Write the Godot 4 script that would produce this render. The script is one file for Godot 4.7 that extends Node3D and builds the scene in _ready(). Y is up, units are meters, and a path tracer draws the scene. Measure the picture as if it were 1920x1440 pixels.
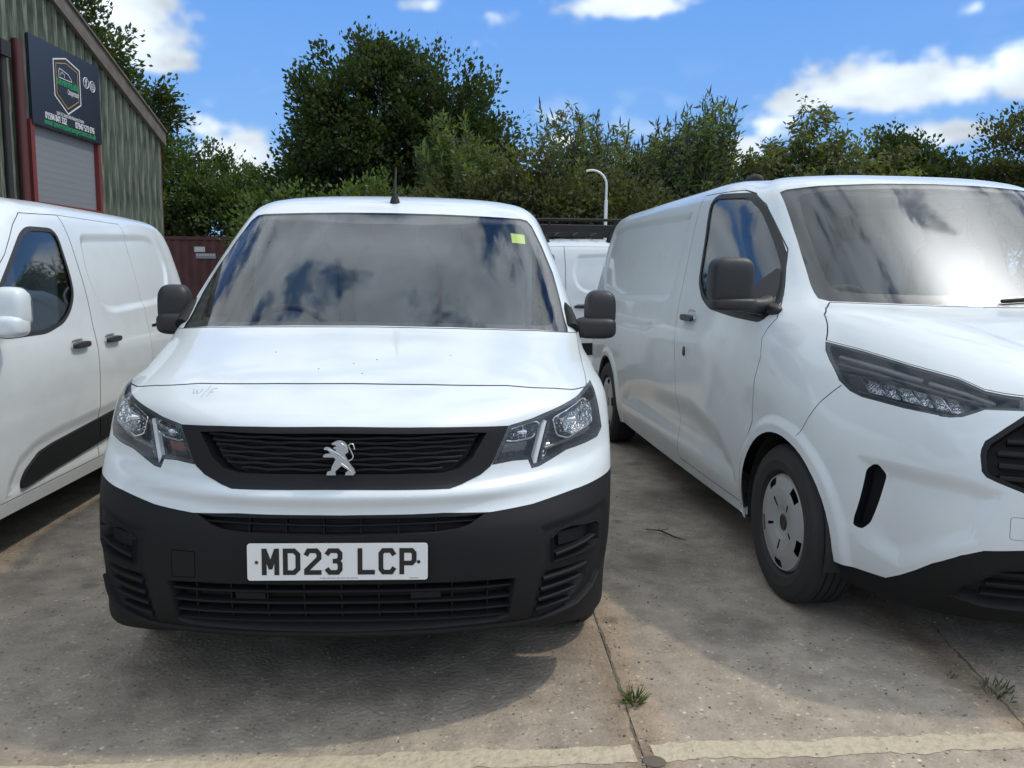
extends Node3D
# A yard with four white vans, a corrugated shed and a hedge of trees behind them.
# The vans are lofted from feature lines (x half width, y height, d distance behind the nose), then cut into panels.

const SMALL_ROWS := [
	[Vector3(0, 0.285, 0.075), Vector3(0.25, 0.285, 0.085), Vector3(0.45, 0.285, 0.12), Vector3(0.62, 0.272, 0.17), Vector3(0.755, 0.252, 0.27), Vector3(0.842, 0.245, 0.42), Vector3(0.88, 0.25, 0.66)],
	[Vector3(0, 0.365, 0.02), Vector3(0.25, 0.365, 0.03), Vector3(0.45, 0.365, 0.065), Vector3(0.62, 0.36, 0.135), Vector3(0.755, 0.355, 0.25), Vector3(0.845, 0.355, 0.42), Vector3(0.885, 0.355, 0.66)],
	[Vector3(0, 0.49, 0), Vector3(0.25, 0.49, 0.012), Vector3(0.45, 0.49, 0.05), Vector3(0.63, 0.49, 0.13), Vector3(0.775, 0.49, 0.25), Vector3(0.86, 0.485, 0.42), Vector3(0.895, 0.48, 0.66)],
	[Vector3(0, 0.62, 0), Vector3(0.25, 0.62, 0.013), Vector3(0.45, 0.62, 0.055), Vector3(0.63, 0.62, 0.145), Vector3(0.775, 0.62, 0.27), Vector3(0.865, 0.615, 0.44), Vector3(0.902, 0.61, 0.67)],
	[Vector3(0, 0.7, 0.011), Vector3(0.25, 0.7, 0.031), Vector3(0.45, 0.7, 0.091), Vector3(0.62, 0.7, 0.188), Vector3(0.765, 0.705, 0.31), Vector3(0.865, 0.71, 0.47), Vector3(0.907, 0.71, 0.69)],
	[Vector3(0, 0.736, 0.001), Vector3(0.25, 0.736, 0.022), Vector3(0.445, 0.738, 0.086), Vector3(0.615, 0.743, 0.198), Vector3(0.763, 0.748, 0.336), Vector3(0.864, 0.757, 0.497), Vector3(0.909, 0.762, 0.705)],
	[Vector3(0, 0.765, 0.022), Vector3(0.25, 0.765, 0.045), Vector3(0.44, 0.77, 0.115), Vector3(0.61, 0.775, 0.23), Vector3(0.76, 0.785, 0.37), Vector3(0.862, 0.8, 0.53), Vector3(0.91, 0.8, 0.72)],
	[Vector3(0, 0.86, 0.035), Vector3(0.25, 0.86, 0.062), Vector3(0.45, 0.86, 0.14), Vector3(0.62, 0.865, 0.26), Vector3(0.76, 0.87, 0.39), Vector3(0.852, 0.88, 0.55), Vector3(0.91, 0.88, 0.76)],
	[Vector3(0, 0.94, 0.05), Vector3(0.25, 0.94, 0.08), Vector3(0.46, 0.94, 0.17), Vector3(0.62, 0.95, 0.29), Vector3(0.745, 0.955, 0.41), Vector3(0.835, 0.95, 0.57), Vector3(0.905, 0.94, 0.8)],
	[Vector3(0, 0.99, 0.17), Vector3(0.25, 0.99, 0.19), Vector3(0.47, 0.99, 0.265), Vector3(0.62, 1, 0.37), Vector3(0.73, 1, 0.48), Vector3(0.818, 0.99, 0.61), Vector3(0.898, 0.97, 0.85)],
	[Vector3(0, 1.055, 0.42), Vector3(0.25, 1.055, 0.43), Vector3(0.46, 1.052, 0.46), Vector3(0.61, 1.05, 0.52), Vector3(0.72, 1.04, 0.6), Vector3(0.8, 1.025, 0.72), Vector3(0.885, 1, 0.95)],
	[Vector3(0, 1.12, 0.7), Vector3(0.25, 1.12, 0.71), Vector3(0.46, 1.115, 0.735), Vector3(0.62, 1.11, 0.78), Vector3(0.735, 1.095, 0.84), Vector3(0.81, 1.075, 0.92), Vector3(0.88, 1.04, 1.1)],
	[Vector3(0, 1.172, 0.96), Vector3(0.25, 1.172, 0.97), Vector3(0.48, 1.17, 1), Vector3(0.66, 1.165, 1.06), Vector3(0.8, 1.155, 1.15), Vector3(0.85, 1.145, 1.23), Vector3(0.893, 1.09, 1.42)],
	[Vector3(0, 1.3, 1.19), Vector3(0.25, 1.299, 1.195), Vector3(0.47, 1.295, 1.215), Vector3(0.645, 1.29, 1.27), Vector3(0.775, 1.285, 1.345), Vector3(0.823, 1.28, 1.42), Vector3(0.868, 1.25, 1.6)],
	[Vector3(0, 1.5, 1.535), Vector3(0.25, 1.498, 1.54), Vector3(0.46, 1.493, 1.555), Vector3(0.62, 1.487, 1.6), Vector3(0.738, 1.482, 1.66), Vector3(0.785, 1.478, 1.73), Vector3(0.824, 1.45, 1.9)],
	[Vector3(0, 1.685, 1.87), Vector3(0.25, 1.682, 1.872), Vector3(0.44, 1.677, 1.88), Vector3(0.59, 1.67, 1.895), Vector3(0.685, 1.662, 1.92), Vector3(0.73, 1.65, 1.965), Vector3(0.768, 1.62, 2.08)],
	[Vector3(0, 1.74, 1.98), Vector3(0.25, 1.738, 1.982), Vector3(0.44, 1.732, 1.99), Vector3(0.585, 1.724, 2), Vector3(0.665, 1.714, 2.02), Vector3(0.71, 1.7, 2.05), Vector3(0.745, 1.675, 2.14)],
	[Vector3(0, 1.778, 2.12), Vector3(0.22, 1.776, 2.12), Vector3(0.4, 1.772, 2.13), Vector3(0.53, 1.766, 2.14), Vector3(0.61, 1.758, 2.15), Vector3(0.65, 1.75, 2.17), Vector3(0.68, 1.74, 2.26)],
	[Vector3(0, 1.808, 2.35), Vector3(0.14, 1.807, 2.35), Vector3(0.25, 1.805, 2.35), Vector3(0.32, 1.803, 2.36), Vector3(0.36, 1.8, 2.37), Vector3(0.39, 1.798, 2.4), Vector3(0.41, 1.796, 2.48)],
	[Vector3(0, 1.818, 2.6), Vector3(0, 1.818, 2.6), Vector3(0, 1.818, 2.6), Vector3(0, 1.818, 2.6), Vector3(0, 1.818, 2.6), Vector3(0, 1.818, 2.6), Vector3(0, 1.818, 2.6)]]
const SMALL_SIDE := [Vector2(0.255, 0.872), Vector2(0.345, 0.893), Vector2(0.47, 0.905), Vector2(0.6, 0.912), Vector2(0.7, 0.918), Vector2(0.745, 0.919), Vector2(0.79, 0.921), Vector2(0.87, 0.922), Vector2(0.93, 0.92), Vector2(0.965, 0.917), Vector2(1, 0.912), Vector2(1.04, 0.905), Vector2(1.09, 0.895), Vector2(1.25, 0.872), Vector2(1.45, 0.828), Vector2(1.62, 0.782), Vector2(1.68, 0.755), Vector2(1.745, 0.69), Vector2(1.8, 0.42), Vector2(1.818, 0)]
const LARGE_ROWS := [
	[Vector3(0, 0.2, 0.17), Vector3(0.3, 0.2, 0.18), Vector3(0.52, 0.2, 0.21), Vector3(0.68, 0.205, 0.29), Vector3(0.79, 0.21, 0.4), Vector3(0.88, 0.22, 0.57), Vector3(0.95, 0.235, 0.78)],
	[Vector3(0, 0.33, 0.06), Vector3(0.3, 0.33, 0.07), Vector3(0.52, 0.33, 0.105), Vector3(0.69, 0.33, 0.19), Vector3(0.81, 0.335, 0.33), Vector3(0.895, 0.34, 0.51), Vector3(0.965, 0.35, 0.74)],
	[Vector3(0, 0.5, 0.01), Vector3(0.3, 0.5, 0.02), Vector3(0.53, 0.5, 0.06), Vector3(0.695, 0.5, 0.145), Vector3(0.81, 0.5, 0.29), Vector3(0.895, 0.5, 0.48), Vector3(0.972, 0.5, 0.72)],
	[Vector3(0, 0.66, 0), Vector3(0.3, 0.66, 0.015), Vector3(0.53, 0.66, 0.06), Vector3(0.69, 0.66, 0.15), Vector3(0.8, 0.66, 0.29), Vector3(0.89, 0.66, 0.48), Vector3(0.975, 0.66, 0.73)],
	[Vector3(0, 0.8, 0), Vector3(0.3, 0.8, 0.02), Vector3(0.52, 0.8, 0.07), Vector3(0.68, 0.805, 0.165), Vector3(0.79, 0.81, 0.31), Vector3(0.885, 0.81, 0.51), Vector3(0.978, 0.81, 0.77)],
	[Vector3(0, 0.92, 0.03), Vector3(0.3, 0.92, 0.05), Vector3(0.51, 0.92, 0.11), Vector3(0.665, 0.92, 0.215), Vector3(0.78, 0.92, 0.37), Vector3(0.88, 0.92, 0.58), Vector3(0.98, 0.92, 0.84)],
	[Vector3(0, 1.01, 0.07), Vector3(0.3, 1.01, 0.1), Vector3(0.5, 1.01, 0.17), Vector3(0.655, 1.01, 0.28), Vector3(0.775, 1.01, 0.45), Vector3(0.873, 1.01, 0.66), Vector3(0.972, 1.01, 0.91)],
	[Vector3(0, 1.09, 0.19), Vector3(0.3, 1.09, 0.22), Vector3(0.5, 1.09, 0.28), Vector3(0.655, 1.09, 0.4), Vector3(0.77, 1.09, 0.57), Vector3(0.863, 1.088, 0.76), Vector3(0.965, 1.075, 0.98)],
	[Vector3(0, 1.175, 0.45), Vector3(0.3, 1.178, 0.465), Vector3(0.5, 1.18, 0.5), Vector3(0.655, 1.18, 0.6), Vector3(0.765, 1.175, 0.73), Vector3(0.85, 1.16, 0.86), Vector3(0.955, 1.13, 1.06)],
	[Vector3(0, 1.235, 0.72), Vector3(0.3, 1.24, 0.73), Vector3(0.5, 1.247, 0.76), Vector3(0.65, 1.25, 0.83), Vector3(0.765, 1.245, 0.92), Vector3(0.842, 1.225, 1), Vector3(0.95, 1.17, 1.16)],
	[Vector3(0, 1.278, 0.96), Vector3(0.3, 1.282, 0.975), Vector3(0.5, 1.29, 1.01), Vector3(0.65, 1.295, 1.07), Vector3(0.775, 1.298, 1.16), Vector3(0.845, 1.29, 1.23), Vector3(0.95, 1.255, 1.36)],
	[Vector3(0, 1.45, 1.15), Vector3(0.3, 1.45, 1.16), Vector3(0.49, 1.45, 1.195), Vector3(0.635, 1.448, 1.25), Vector3(0.755, 1.445, 1.35), Vector3(0.815, 1.44, 1.42), Vector3(0.912, 1.415, 1.55)],
	[Vector3(0, 1.65, 1.37), Vector3(0.29, 1.65, 1.38), Vector3(0.475, 1.648, 1.41), Vector3(0.62, 1.645, 1.465), Vector3(0.735, 1.64, 1.57), Vector3(0.785, 1.635, 1.64), Vector3(0.868, 1.615, 1.78)],
	[Vector3(0, 1.86, 1.6), Vector3(0.28, 1.858, 1.61), Vector3(0.455, 1.853, 1.64), Vector3(0.605, 1.846, 1.69), Vector3(0.71, 1.838, 1.79), Vector3(0.752, 1.828, 1.86), Vector3(0.823, 1.803, 2)],
	[Vector3(0, 1.915, 1.76), Vector3(0.28, 1.913, 1.77), Vector3(0.45, 1.908, 1.79), Vector3(0.585, 1.9, 1.83), Vector3(0.675, 1.888, 1.9), Vector3(0.718, 1.873, 1.97), Vector3(0.788, 1.862, 2.08)],
	[Vector3(0, 1.95, 2), Vector3(0.25, 1.948, 2), Vector3(0.41, 1.943, 2.02), Vector3(0.53, 1.936, 2.04), Vector3(0.61, 1.926, 2.06), Vector3(0.65, 1.915, 2.1), Vector3(0.725, 1.92, 2.2)],
	[Vector3(0, 1.975, 2.4), Vector3(0.14, 1.974, 2.4), Vector3(0.25, 1.972, 2.4), Vector3(0.32, 1.97, 2.41), Vector3(0.36, 1.967, 2.42), Vector3(0.39, 1.965, 2.45), Vector3(0.42, 1.96, 2.5)],
	[Vector3(0, 1.985, 2.7), Vector3(0, 1.985, 2.7), Vector3(0, 1.985, 2.7), Vector3(0, 1.985, 2.7), Vector3(0, 1.985, 2.7), Vector3(0, 1.985, 2.7), Vector3(0, 1.985, 2.7)]]
const LARGE_SIDE := [Vector2(0.24, 0.955), Vector2(0.36, 0.985), Vector2(0.5, 1), Vector2(0.65, 1.004), Vector2(0.8, 1.008), Vector2(0.92, 1.012), Vector2(0.99, 1.014), Vector2(1.05, 1.012), Vector2(1.1, 1.008), Vector2(1.15, 1), Vector2(1.25, 0.985), Vector2(1.41, 0.95), Vector2(1.61, 0.908), Vector2(1.8, 0.862), Vector2(1.862, 0.835), Vector2(1.925, 0.765), Vector2(1.972, 0.48), Vector2(1.985, 0)]

var M := {}


func _ready() -> void:
	var cam := Camera3D.new()
	cam.name = "camera"
	cam.fov = 49.74
	cam.near = 0.05
	cam.far = 900.0
	cam.rotation = Vector3(0, 0, 0)
	cam.basis = Basis(Vector3.RIGHT, deg_to_rad(-7.4)) * Basis(Vector3.BACK, deg_to_rad(0.85))
	cam.position = Vector3(0, 1.38, 0)
	add_child(cam)
	var sun := DirectionalLight3D.new()
	sun.name = "sun"
	sun.light_energy = 0.6
	sun.light_color = Color(1.0, 0.95, 0.86)
	sun.light_angular_distance = 1.6
	sun.shadow_enabled = true
	add_child(sun)
	sun.look_at_from_position(SUN * 50.0, Vector3.ZERO)
	var we := WorldEnvironment.new()
	we.name = "world_environment"
	var env := Environment.new()
	env.background_mode = Environment.BG_SKY
	env.tonemap_mode = Environment.TONE_MAPPER_LINEAR
	env.tonemap_exposure = 0.77
	env.background_energy_multiplier = 1.0
	env.sdfgi_enabled = true
	env.ssao_enabled = true
	env.ssil_enabled = true
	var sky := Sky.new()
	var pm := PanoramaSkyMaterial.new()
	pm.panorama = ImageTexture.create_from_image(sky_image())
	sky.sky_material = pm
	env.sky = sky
	we.environment = env
	add_child(we)
	make_materials()
	make_ground()
	make_shed()
	make_container()
	make_trees()
	make_vans()
	make_small_things()


class Piece:
	var v := PackedVector3Array()
	var n := PackedVector3Array()
	func tri(a: Vector3, b: Vector3, c: Vector3, na: Vector3, nb: Vector3, nc: Vector3) -> void:
		v.append(a); v.append(b); v.append(c)
		n.append(na); n.append(nb); n.append(nc)
	func flat(a: Vector3, b: Vector3, c: Vector3) -> void:   # clockwise seen from the front
		var m := (c - a).cross(b - a).normalized()
		tri(a, b, c, m, m, m)
	func quad(a: Vector3, b: Vector3, c: Vector3, d: Vector3) -> void:
		flat(a, b, c)
		flat(a, c, d)
	func add(o: Piece) -> void:
		v.append_array(o.v)
		n.append_array(o.n)
	func shifted(by: float) -> Piece:
		var r := Piece.new()
		r.n = n.duplicate()
		r.v.resize(v.size())
		for i in v.size():
			r.v[i] = v[i] + n[i] * by
		return r
	func mirrored() -> Piece:
		var r := Piece.new()
		for i in range(0, v.size(), 3):
			r.tri(mx(v[i]), mx(v[i + 2]), mx(v[i + 1]), mx(n[i]), mx(n[i + 2]), mx(n[i + 1]))
		return r
	func mx(p: Vector3) -> Vector3:
		return Vector3(-p.x, p.y, p.z)
	func moved(t: Transform3D) -> Piece:
		var r := Piece.new()
		for i in v.size():
			r.v.append(t * v[i])
			r.n.append((t.basis * n[i]).normalized())
		return r
	func mesh() -> ArrayMesh:
		for i in range(0, v.size(), 3):
			if (v[i + 2] - v[i]).cross(v[i + 1] - v[i]).dot(n[i] + n[i + 1] + n[i + 2]) < 0:
				var s := v[i + 1]; v[i + 1] = v[i + 2]; v[i + 2] = s
				s = n[i + 1]; n[i + 1] = n[i + 2]; n[i + 2] = s
		var a := []
		a.resize(Mesh.ARRAY_MAX)
		a[Mesh.ARRAY_VERTEX] = v
		a[Mesh.ARRAY_NORMAL] = n
		var m := ArrayMesh.new()
		if v.size() > 0:
			m.add_surface_from_arrays(Mesh.PRIMITIVE_TRIANGLES, a)
		return m


var used := {}

func numbered(called: String) -> String:
	used[called] = used.get(called, -1) + 1
	return called if used[called] == 0 else "%s_%03d" % [called, used[called]]


func thing(called: String, label: String, category: String, at: Vector3, turn := 0.0, group := "") -> Node3D:
	var o := Node3D.new()
	o.name = numbered(called)
	add_child(o)
	o.position = at
	o.rotation.y = turn
	tag(o, label, category, group)
	return o


func tag(o: Node, label: String, category: String, group := "") -> Node:
	o.set_meta("label", label)
	o.set_meta("category", category)
	if group != "":
		o.set_meta("group", group)
	return o


func put(called: String, what, m: Material, parent: Node = null) -> MeshInstance3D:
	var o := MeshInstance3D.new()
	o.mesh = what.mesh() if what is Piece else what
	o.material_override = m
	if parent == null:
		o.name = numbered(called)
		add_child(o)
	else:
		var k := 0
		for c in parent.get_children():
			var s := String(c.name)
			if s == called or (s.begins_with(called + "_") and s.trim_prefix(called + "_").is_valid_int()):
				k += 1
		o.name = called if k == 0 else "%s_%03d" % [called, k]
		parent.add_child(o)
	return o


func struct(called: String, what, m: Material) -> MeshInstance3D:
	var o := put(called, what, m)
	o.set_meta("kind", "structure")
	return o


# ---- lofted surfaces -------------------------------------------------------------------------------------------------

func weights(k: PackedFloat64Array, t: float) -> PackedFloat64Array:
	var n := k.size()
	var i := 0
	while i < n - 2 and t > k[i + 1]:
		i += 1
	var h := k[i + 1] - k[i]
	var s := (t - k[i]) / h
	var w := PackedFloat64Array()
	w.resize(n)
	w[i] += 2 * s * s * s - 3 * s * s + 1
	w[i + 1] += -2 * s * s * s + 3 * s * s
	tangent(w, k, i, (s * s * s - 2 * s * s + s) * h)
	tangent(w, k, i + 1, (s * s * s - s * s) * h)
	return w


func tangent(w: PackedFloat64Array, k: PackedFloat64Array, j: int, f: float) -> void:
	var n := k.size()
	if j == 0:
		w[0] -= f / (k[1] - k[0]); w[1] += f / (k[1] - k[0])
	elif j == n - 1:
		w[n - 2] -= f / (k[n - 1] - k[n - 2]); w[n - 1] += f / (k[n - 1] - k[n - 2])
	else:
		var a := k[j] - k[j - 1]
		var b := k[j + 1] - k[j]
		w[j - 1] -= f * b / (a * (a + b)); w[j] += f * (b - a) / (a * b); w[j + 1] += f * a / (b * (a + b))


func loft(net: Array, nu: int, nv: int) -> Piece:
	var rows := net.size()
	var cols: int = net[0].size()
	var ku := PackedFloat64Array([0.0])
	for c in cols - 1:
		var s := 0.0
		for r in rows:
			s += (net[r][c + 1] - net[r][c]).length()
		ku.append(ku[c] + pow(s / rows, 0.75))
	var kv := PackedFloat64Array([0.0])
	for r in rows - 1:
		var s := 0.0
		for c in cols:
			s += (net[r + 1][c] - net[r][c]).length()
		kv.append(kv[r] + pow(s / cols, 0.75))
	var us := (cols - 1) * nu + 1
	var vs := (rows - 1) * nv + 1
	var part := []
	for r in rows:
		part.append(PackedVector3Array())
	for i in us:
		var c := mini(i / nu, cols - 2)
		var w := weights(ku, lerpf(ku[c], ku[c + 1], float(i - c * nu) / nu))
		for r in rows:
			var p := Vector3.ZERO
			for q in range(maxi(c - 1, 0), mini(c + 3, cols)):
				p += net[r][q] * w[q]
			part[r].append(p)
	var g := []
	for j in vs:
		var r := mini(j / nv, rows - 2)
		var w := weights(kv, lerpf(kv[r], kv[r + 1], float(j - r * nv) / nv))
		var line := PackedVector3Array()
		for i in us:
			var p := Vector3.ZERO
			for q in range(maxi(r - 1, 0), mini(r + 3, rows)):
				p += part[q][i] * w[q]
			line.append(p)
		g.append(line)
	return sheet(g, true)


func sheet(g: Array, closed_middle := false) -> Piece:
	# rows run up, columns to the right as seen from outside
	var vs := g.size()
	var us: int = g[0].size()
	var ns := []
	for j in vs:
		var line := PackedVector3Array()
		for i in us:
			var du: Vector3 = g[j][mini(i + 1, us - 1)] - g[j][maxi(i - 1, 0)]
			var dv: Vector3 = g[mini(j + 1, vs - 1)][i] - g[maxi(j - 1, 0)][i]
			if closed_middle and i == 0:
				du = Vector3(1, 0, 0)
			if closed_middle and i == us - 1:
				du = Vector3(-1, 0, 0)
			var m := du.cross(dv)
			if m.length() < 1e-8:
				m = Vector3.UP
			if closed_middle and j > vs - 3:
				m = Vector3.UP
			line.append(m.normalized())
		ns.append(line)
	var p := Piece.new()
	for j in vs - 1:
		for i in us - 1:
			var a: Vector3 = g[j][i]
			var b: Vector3 = g[j][i + 1]
			var c: Vector3 = g[j + 1][i + 1]
			var d: Vector3 = g[j + 1][i]
			if (c - a).cross(b - a).length() > 1e-9:
				p.tri(a, c, b, ns[j][i], ns[j + 1][i + 1], ns[j][i + 1])
			if (d - a).cross(c - a).length() > 1e-9:
				p.tri(a, d, c, ns[j][i], ns[j + 1][i], ns[j + 1][i + 1])
	return p


# ---- cutting panels out of a surface ------------------------------------------------------------------------------------
# how: 0 seen from the front (x, y), 1 / 2 from the side of positive / negative x (d, y), 3 from above (x, d)

func flat_of(how: int, p: Vector3) -> Vector2:
	if how == 0:
		return Vector2(p.x, p.y)
	if how == 3:
		return Vector2(p.x, -p.z)
	return Vector2(-p.z, p.y)


func cut(p: Piece, poly: PackedVector2Array, how: int, near := -1.0, far := 99.0) -> Array:
	var ins := Piece.new()
	var out := Piece.new()
	var lo := poly[0]
	var hi := poly[0]
	for q in poly:
		lo = lo.min(q)
		hi = hi.max(q)
	for i in range(0, p.v.size(), 3):
		cut_one(ins, out, p.v[i], p.v[i + 1], p.v[i + 2], p.n[i], p.n[i + 1], p.n[i + 2], poly, how, near, far, lo, hi, 0)
	return [ins, out]


func cut_one(ins: Piece, out: Piece, a: Vector3, b: Vector3, c: Vector3, na: Vector3, nb: Vector3, nc: Vector3, poly: PackedVector2Array, how: int, near: float, far: float, lo: Vector2, hi: Vector2, deep: int) -> void:
	var m := na + nb + nc
	var d := -(a.z + b.z + c.z) / 3.0
	var ok := d > near and d < far
	if ok:
		match how:
			0: ok = m.z > 0.03
			1: ok = m.x > 0.1 and a.x + b.x + c.x > 0
			2: ok = m.x < -0.1 and a.x + b.x + c.x < 0
			3: ok = m.y > 0.1
	if not ok:
		out.tri(a, b, c, na, nb, nc)
		return
	var pa := flat_of(how, a)
	var pb := flat_of(how, b)
	var pc := flat_of(how, c)
	if maxf(pa.x, maxf(pb.x, pc.x)) < lo.x or minf(pa.x, minf(pb.x, pc.x)) > hi.x or maxf(pa.y, maxf(pb.y, pc.y)) < lo.y or minf(pa.y, minf(pb.y, pc.y)) > hi.y:
		out.tri(a, b, c, na, nb, nc)
		return
	var area := absf((pb - pa).cross(pc - pa)) * 0.5
	if area < 2e-9:
		if Geometry2D.is_point_in_polygon((pa + pb + pc) / 3.0, poly):
			ins.tri(a, b, c, na, nb, nc)
		else:
			out.tri(a, b, c, na, nb, nc)
		return
	var t := PackedVector2Array([pa, pb, pc])
	var r := Geometry2D.intersect_polygons(t, poly)
	if r.is_empty():
		out.tri(a, b, c, na, nb, nc)
		return
	var inside := 0.0
	for q in r:
		inside += absf(area_of(q))
	if inside > area * 0.9995:
		ins.tri(a, b, c, na, nb, nc)
		return
	var rest := Geometry2D.clip_polygons(t, poly)
	var holed := false
	for q in rest:
		if Geometry2D.is_polygon_clockwise(q):
			holed = true
	if holed and deep < 6:
		var ab := (a + b) / 2; var bc := (b + c) / 2; var ca := (c + a) / 2
		var nab := (na + nb).normalized(); var nbc := (nb + nc).normalized(); var nca := (nc + na).normalized()
		cut_one(ins, out, a, ab, ca, na, nab, nca, poly, how, near, far, lo, hi, deep + 1)
		cut_one(ins, out, ab, b, bc, nab, nb, nbc, poly, how, near, far, lo, hi, deep + 1)
		cut_one(ins, out, ca, bc, c, nca, nbc, nc, poly, how, near, far, lo, hi, deep + 1)
		cut_one(ins, out, ab, bc, ca, nab, nbc, nca, poly, how, near, far, lo, hi, deep + 1)
		return
	for q in r:
		lift(ins, q, pa, pb, pc, a, b, c, na, nb, nc)
	for q in rest:
		lift(out, q, pa, pb, pc, a, b, c, na, nb, nc)


func area_of(q: PackedVector2Array) -> float:
	var s := 0.0
	for i in q.size():
		s += q[i].cross(q[(i + 1) % q.size()])
	return s * 0.5


func lift(to: Piece, q: PackedVector2Array, pa: Vector2, pb: Vector2, pc: Vector2, a: Vector3, b: Vector3, c: Vector3, na: Vector3, nb: Vector3, nc: Vector3) -> void:
	var ids := PackedInt32Array([0, 1, 2]) if q.size() == 3 else Geometry2D.triangulate_polygon(q)
	var whole := (pb - pa).cross(pc - pa)
	for k in range(0, ids.size(), 3):
		var pts := []
		var nrm := []
		for e in 3:
			var x := q[ids[k + e]]
			var wa := (pb - x).cross(pc - x) / whole
			var wb := (pc - x).cross(pa - x) / whole
			var wc := 1.0 - wa - wb
			pts.append(a * wa + b * wb + c * wc)
			nrm.append((na * wa + nb * wb + nc * wc).normalized())
		var turned: float = (q[ids[k + 1]] - q[ids[k]]).cross(q[ids[k + 2]] - q[ids[k]])
		if absf(turned) < 1e-11:
			continue
		if turned * whole > 0:
			to.tri(pts[0], pts[1], pts[2], nrm[0], nrm[1], nrm[2])
		else:
			to.tri(pts[0], pts[2], pts[1], nrm[0], nrm[2], nrm[1])


func grown(poly: PackedVector2Array, by: float) -> PackedVector2Array:
	var r := Geometry2D.offset_polygon(poly, by, Geometry2D.JOIN_ROUND if by > 0 else Geometry2D.JOIN_MITER)
	var best := poly
	var most := -1.0
	for q in r:
		if absf(area_of(q)) > most:
			most = absf(area_of(q))
			best = q
	return best


func away(x: Vector2, poly: PackedVector2Array) -> float:
	var best := 1e9
	for i in poly.size():
		best = minf(best, x.distance_squared_to(Geometry2D.get_closest_point_to_segment(x, poly[i], poly[(i + 1) % poly.size()])))
	return sqrt(best)


func walls(p: Piece, poly: PackedVector2Array, how: int, by: float) -> Piece:
	# the sides between the surface and the same surface moved along its normals
	var r := Piece.new()
	for i in range(0, p.v.size(), 3):
		var f := [flat_of(how, p.v[i]), flat_of(how, p.v[i + 1]), flat_of(how, p.v[i + 2])]
		var on := [away(f[0], poly) < 4e-4, away(f[1], poly) < 4e-4, away(f[2], poly) < 4e-4]
		for e in 3:
			var g := (e + 1) % 3
			if on[e] and on[g] and away((f[e] + f[g]) / 2, poly) < 4e-4:
				var a := p.v[i + e]
				var b := p.v[i + g]
				var c := b + p.n[i + g] * by
				var d := a + p.n[i + e] * by
				if by < 0:
					r.quad(a, b, c, d)
				else:
					r.quad(a, d, c, b)
				if by < 0:
					pass
	return r


func panel(p: Piece, poly: PackedVector2Array, how: int, near := -1.0, far := 99.0, gap := 0.005) -> Array:
	# [the panel, what is round it, the dark groove between the two]
	var wide := grown(poly, gap / 2)
	var thin := grown(poly, -gap / 2)
	var a := cut(p, wide, how, near, far)
	var b := cut(a[0], thin, how, near, far)
	var groove: Piece = b[1].shifted(-0.009)
	groove.add(walls(b[1], wide, how, -0.009))
	groove.add(walls(b[1], thin, how, -0.009))
	return [b[0], a[1], groove]


func pressed(p: Piece, poly: PackedVector2Array, how: int, depth: float, bevel: float, near := -1.0, far := 99.0) -> Piece:
	# a shallow pressing (or, with a negative depth, a swelling) with rounded sides
	var a := cut(p, poly, how, near, far)
	var out: Piece = a[1]
	var inner: Piece = a[0]
	for k in 5:
		var b := cut(inner, grown(poly, -bevel * (k + 1) / 5.0), how, near, far)
		var ring: Piece = b[1]
		var r := Piece.new()
		for i in ring.v.size():
			var x := flat_of(how, ring.v[i])
			var c := nearest(x, poly)
			var t := clampf(x.distance_to(c) / bevel, 0, 1)
			var g := (x - c).normalized()
			var dir := Vector3(g.x, g.y, 0) if how == 0 else (Vector3(g.x, 0, -g.y) if how == 3 else Vector3(0, g.y, -g.x))
			dir -= ring.n[i] * dir.dot(ring.n[i])
			r.v.append(ring.v[i] - ring.n[i] * depth * t * t * (3 - 2 * t))
			r.n.append((ring.n[i] + dir * depth * 6 * t * (1 - t) / bevel).normalized())
		out.add(r)
		inner = b[0]
	out.add(inner.shifted(-depth))
	return out


func nearest(x: Vector2, poly: PackedVector2Array) -> Vector2:
	var best := poly[0]
	var least := 1e9
	for i in poly.size():
		var c := Geometry2D.get_closest_point_to_segment(x, poly[i], poly[(i + 1) % poly.size()])
		var d := x.distance_squared_to(c)
		if d < least:
			least = d
			best = c
	return best


func on_surface(p: Piece, x: Vector2, how: int) -> Array:
	# [point, normal] of the surface at a flat place
	var best := []
	var near := 1e9
	for i in range(0, p.v.size(), 3):
		var pa := flat_of(how, p.v[i])
		var pb := flat_of(how, p.v[i + 1])
		var pc := flat_of(how, p.v[i + 2])
		if Geometry2D.point_is_inside_triangle(x, pa, pb, pc):
			var whole := (pb - pa).cross(pc - pa)
			if absf(whole) < 1e-12:
				continue
			var wa := (pb - x).cross(pc - x) / whole
			var wb := (pc - x).cross(pa - x) / whole
			return [p.v[i] * wa + p.v[i + 1] * wb + p.v[i + 2] * (1 - wa - wb), (p.n[i] * wa + p.n[i + 1] * wb + p.n[i + 2] * (1 - wa - wb)).normalized()]
		var d := ((pa + pb + pc) / 3).distance_squared_to(x)
		if d < near:
			near = d
			best = [p.v[i], p.n[i]]
	return best


func bar_on(p: Piece, line: PackedVector2Array, how: int, off: float, high: float, deep: float, steps := 10) -> Piece:
	# a bar that follows the surface along a line; high across the line, deep along the normal
	var pts := PackedVector3Array()
	var nrm := PackedVector3Array()
	for s in line.size() - 1:
		for k in steps + (1 if s == line.size() - 2 else 0):
			var h := on_surface(p, line[s].lerp(line[s + 1], float(k) / steps), how)
			pts.append(h[0] + h[1] * off)
			nrm.append(h[1])
	return ribbon(pts, nrm, high, deep)


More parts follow.
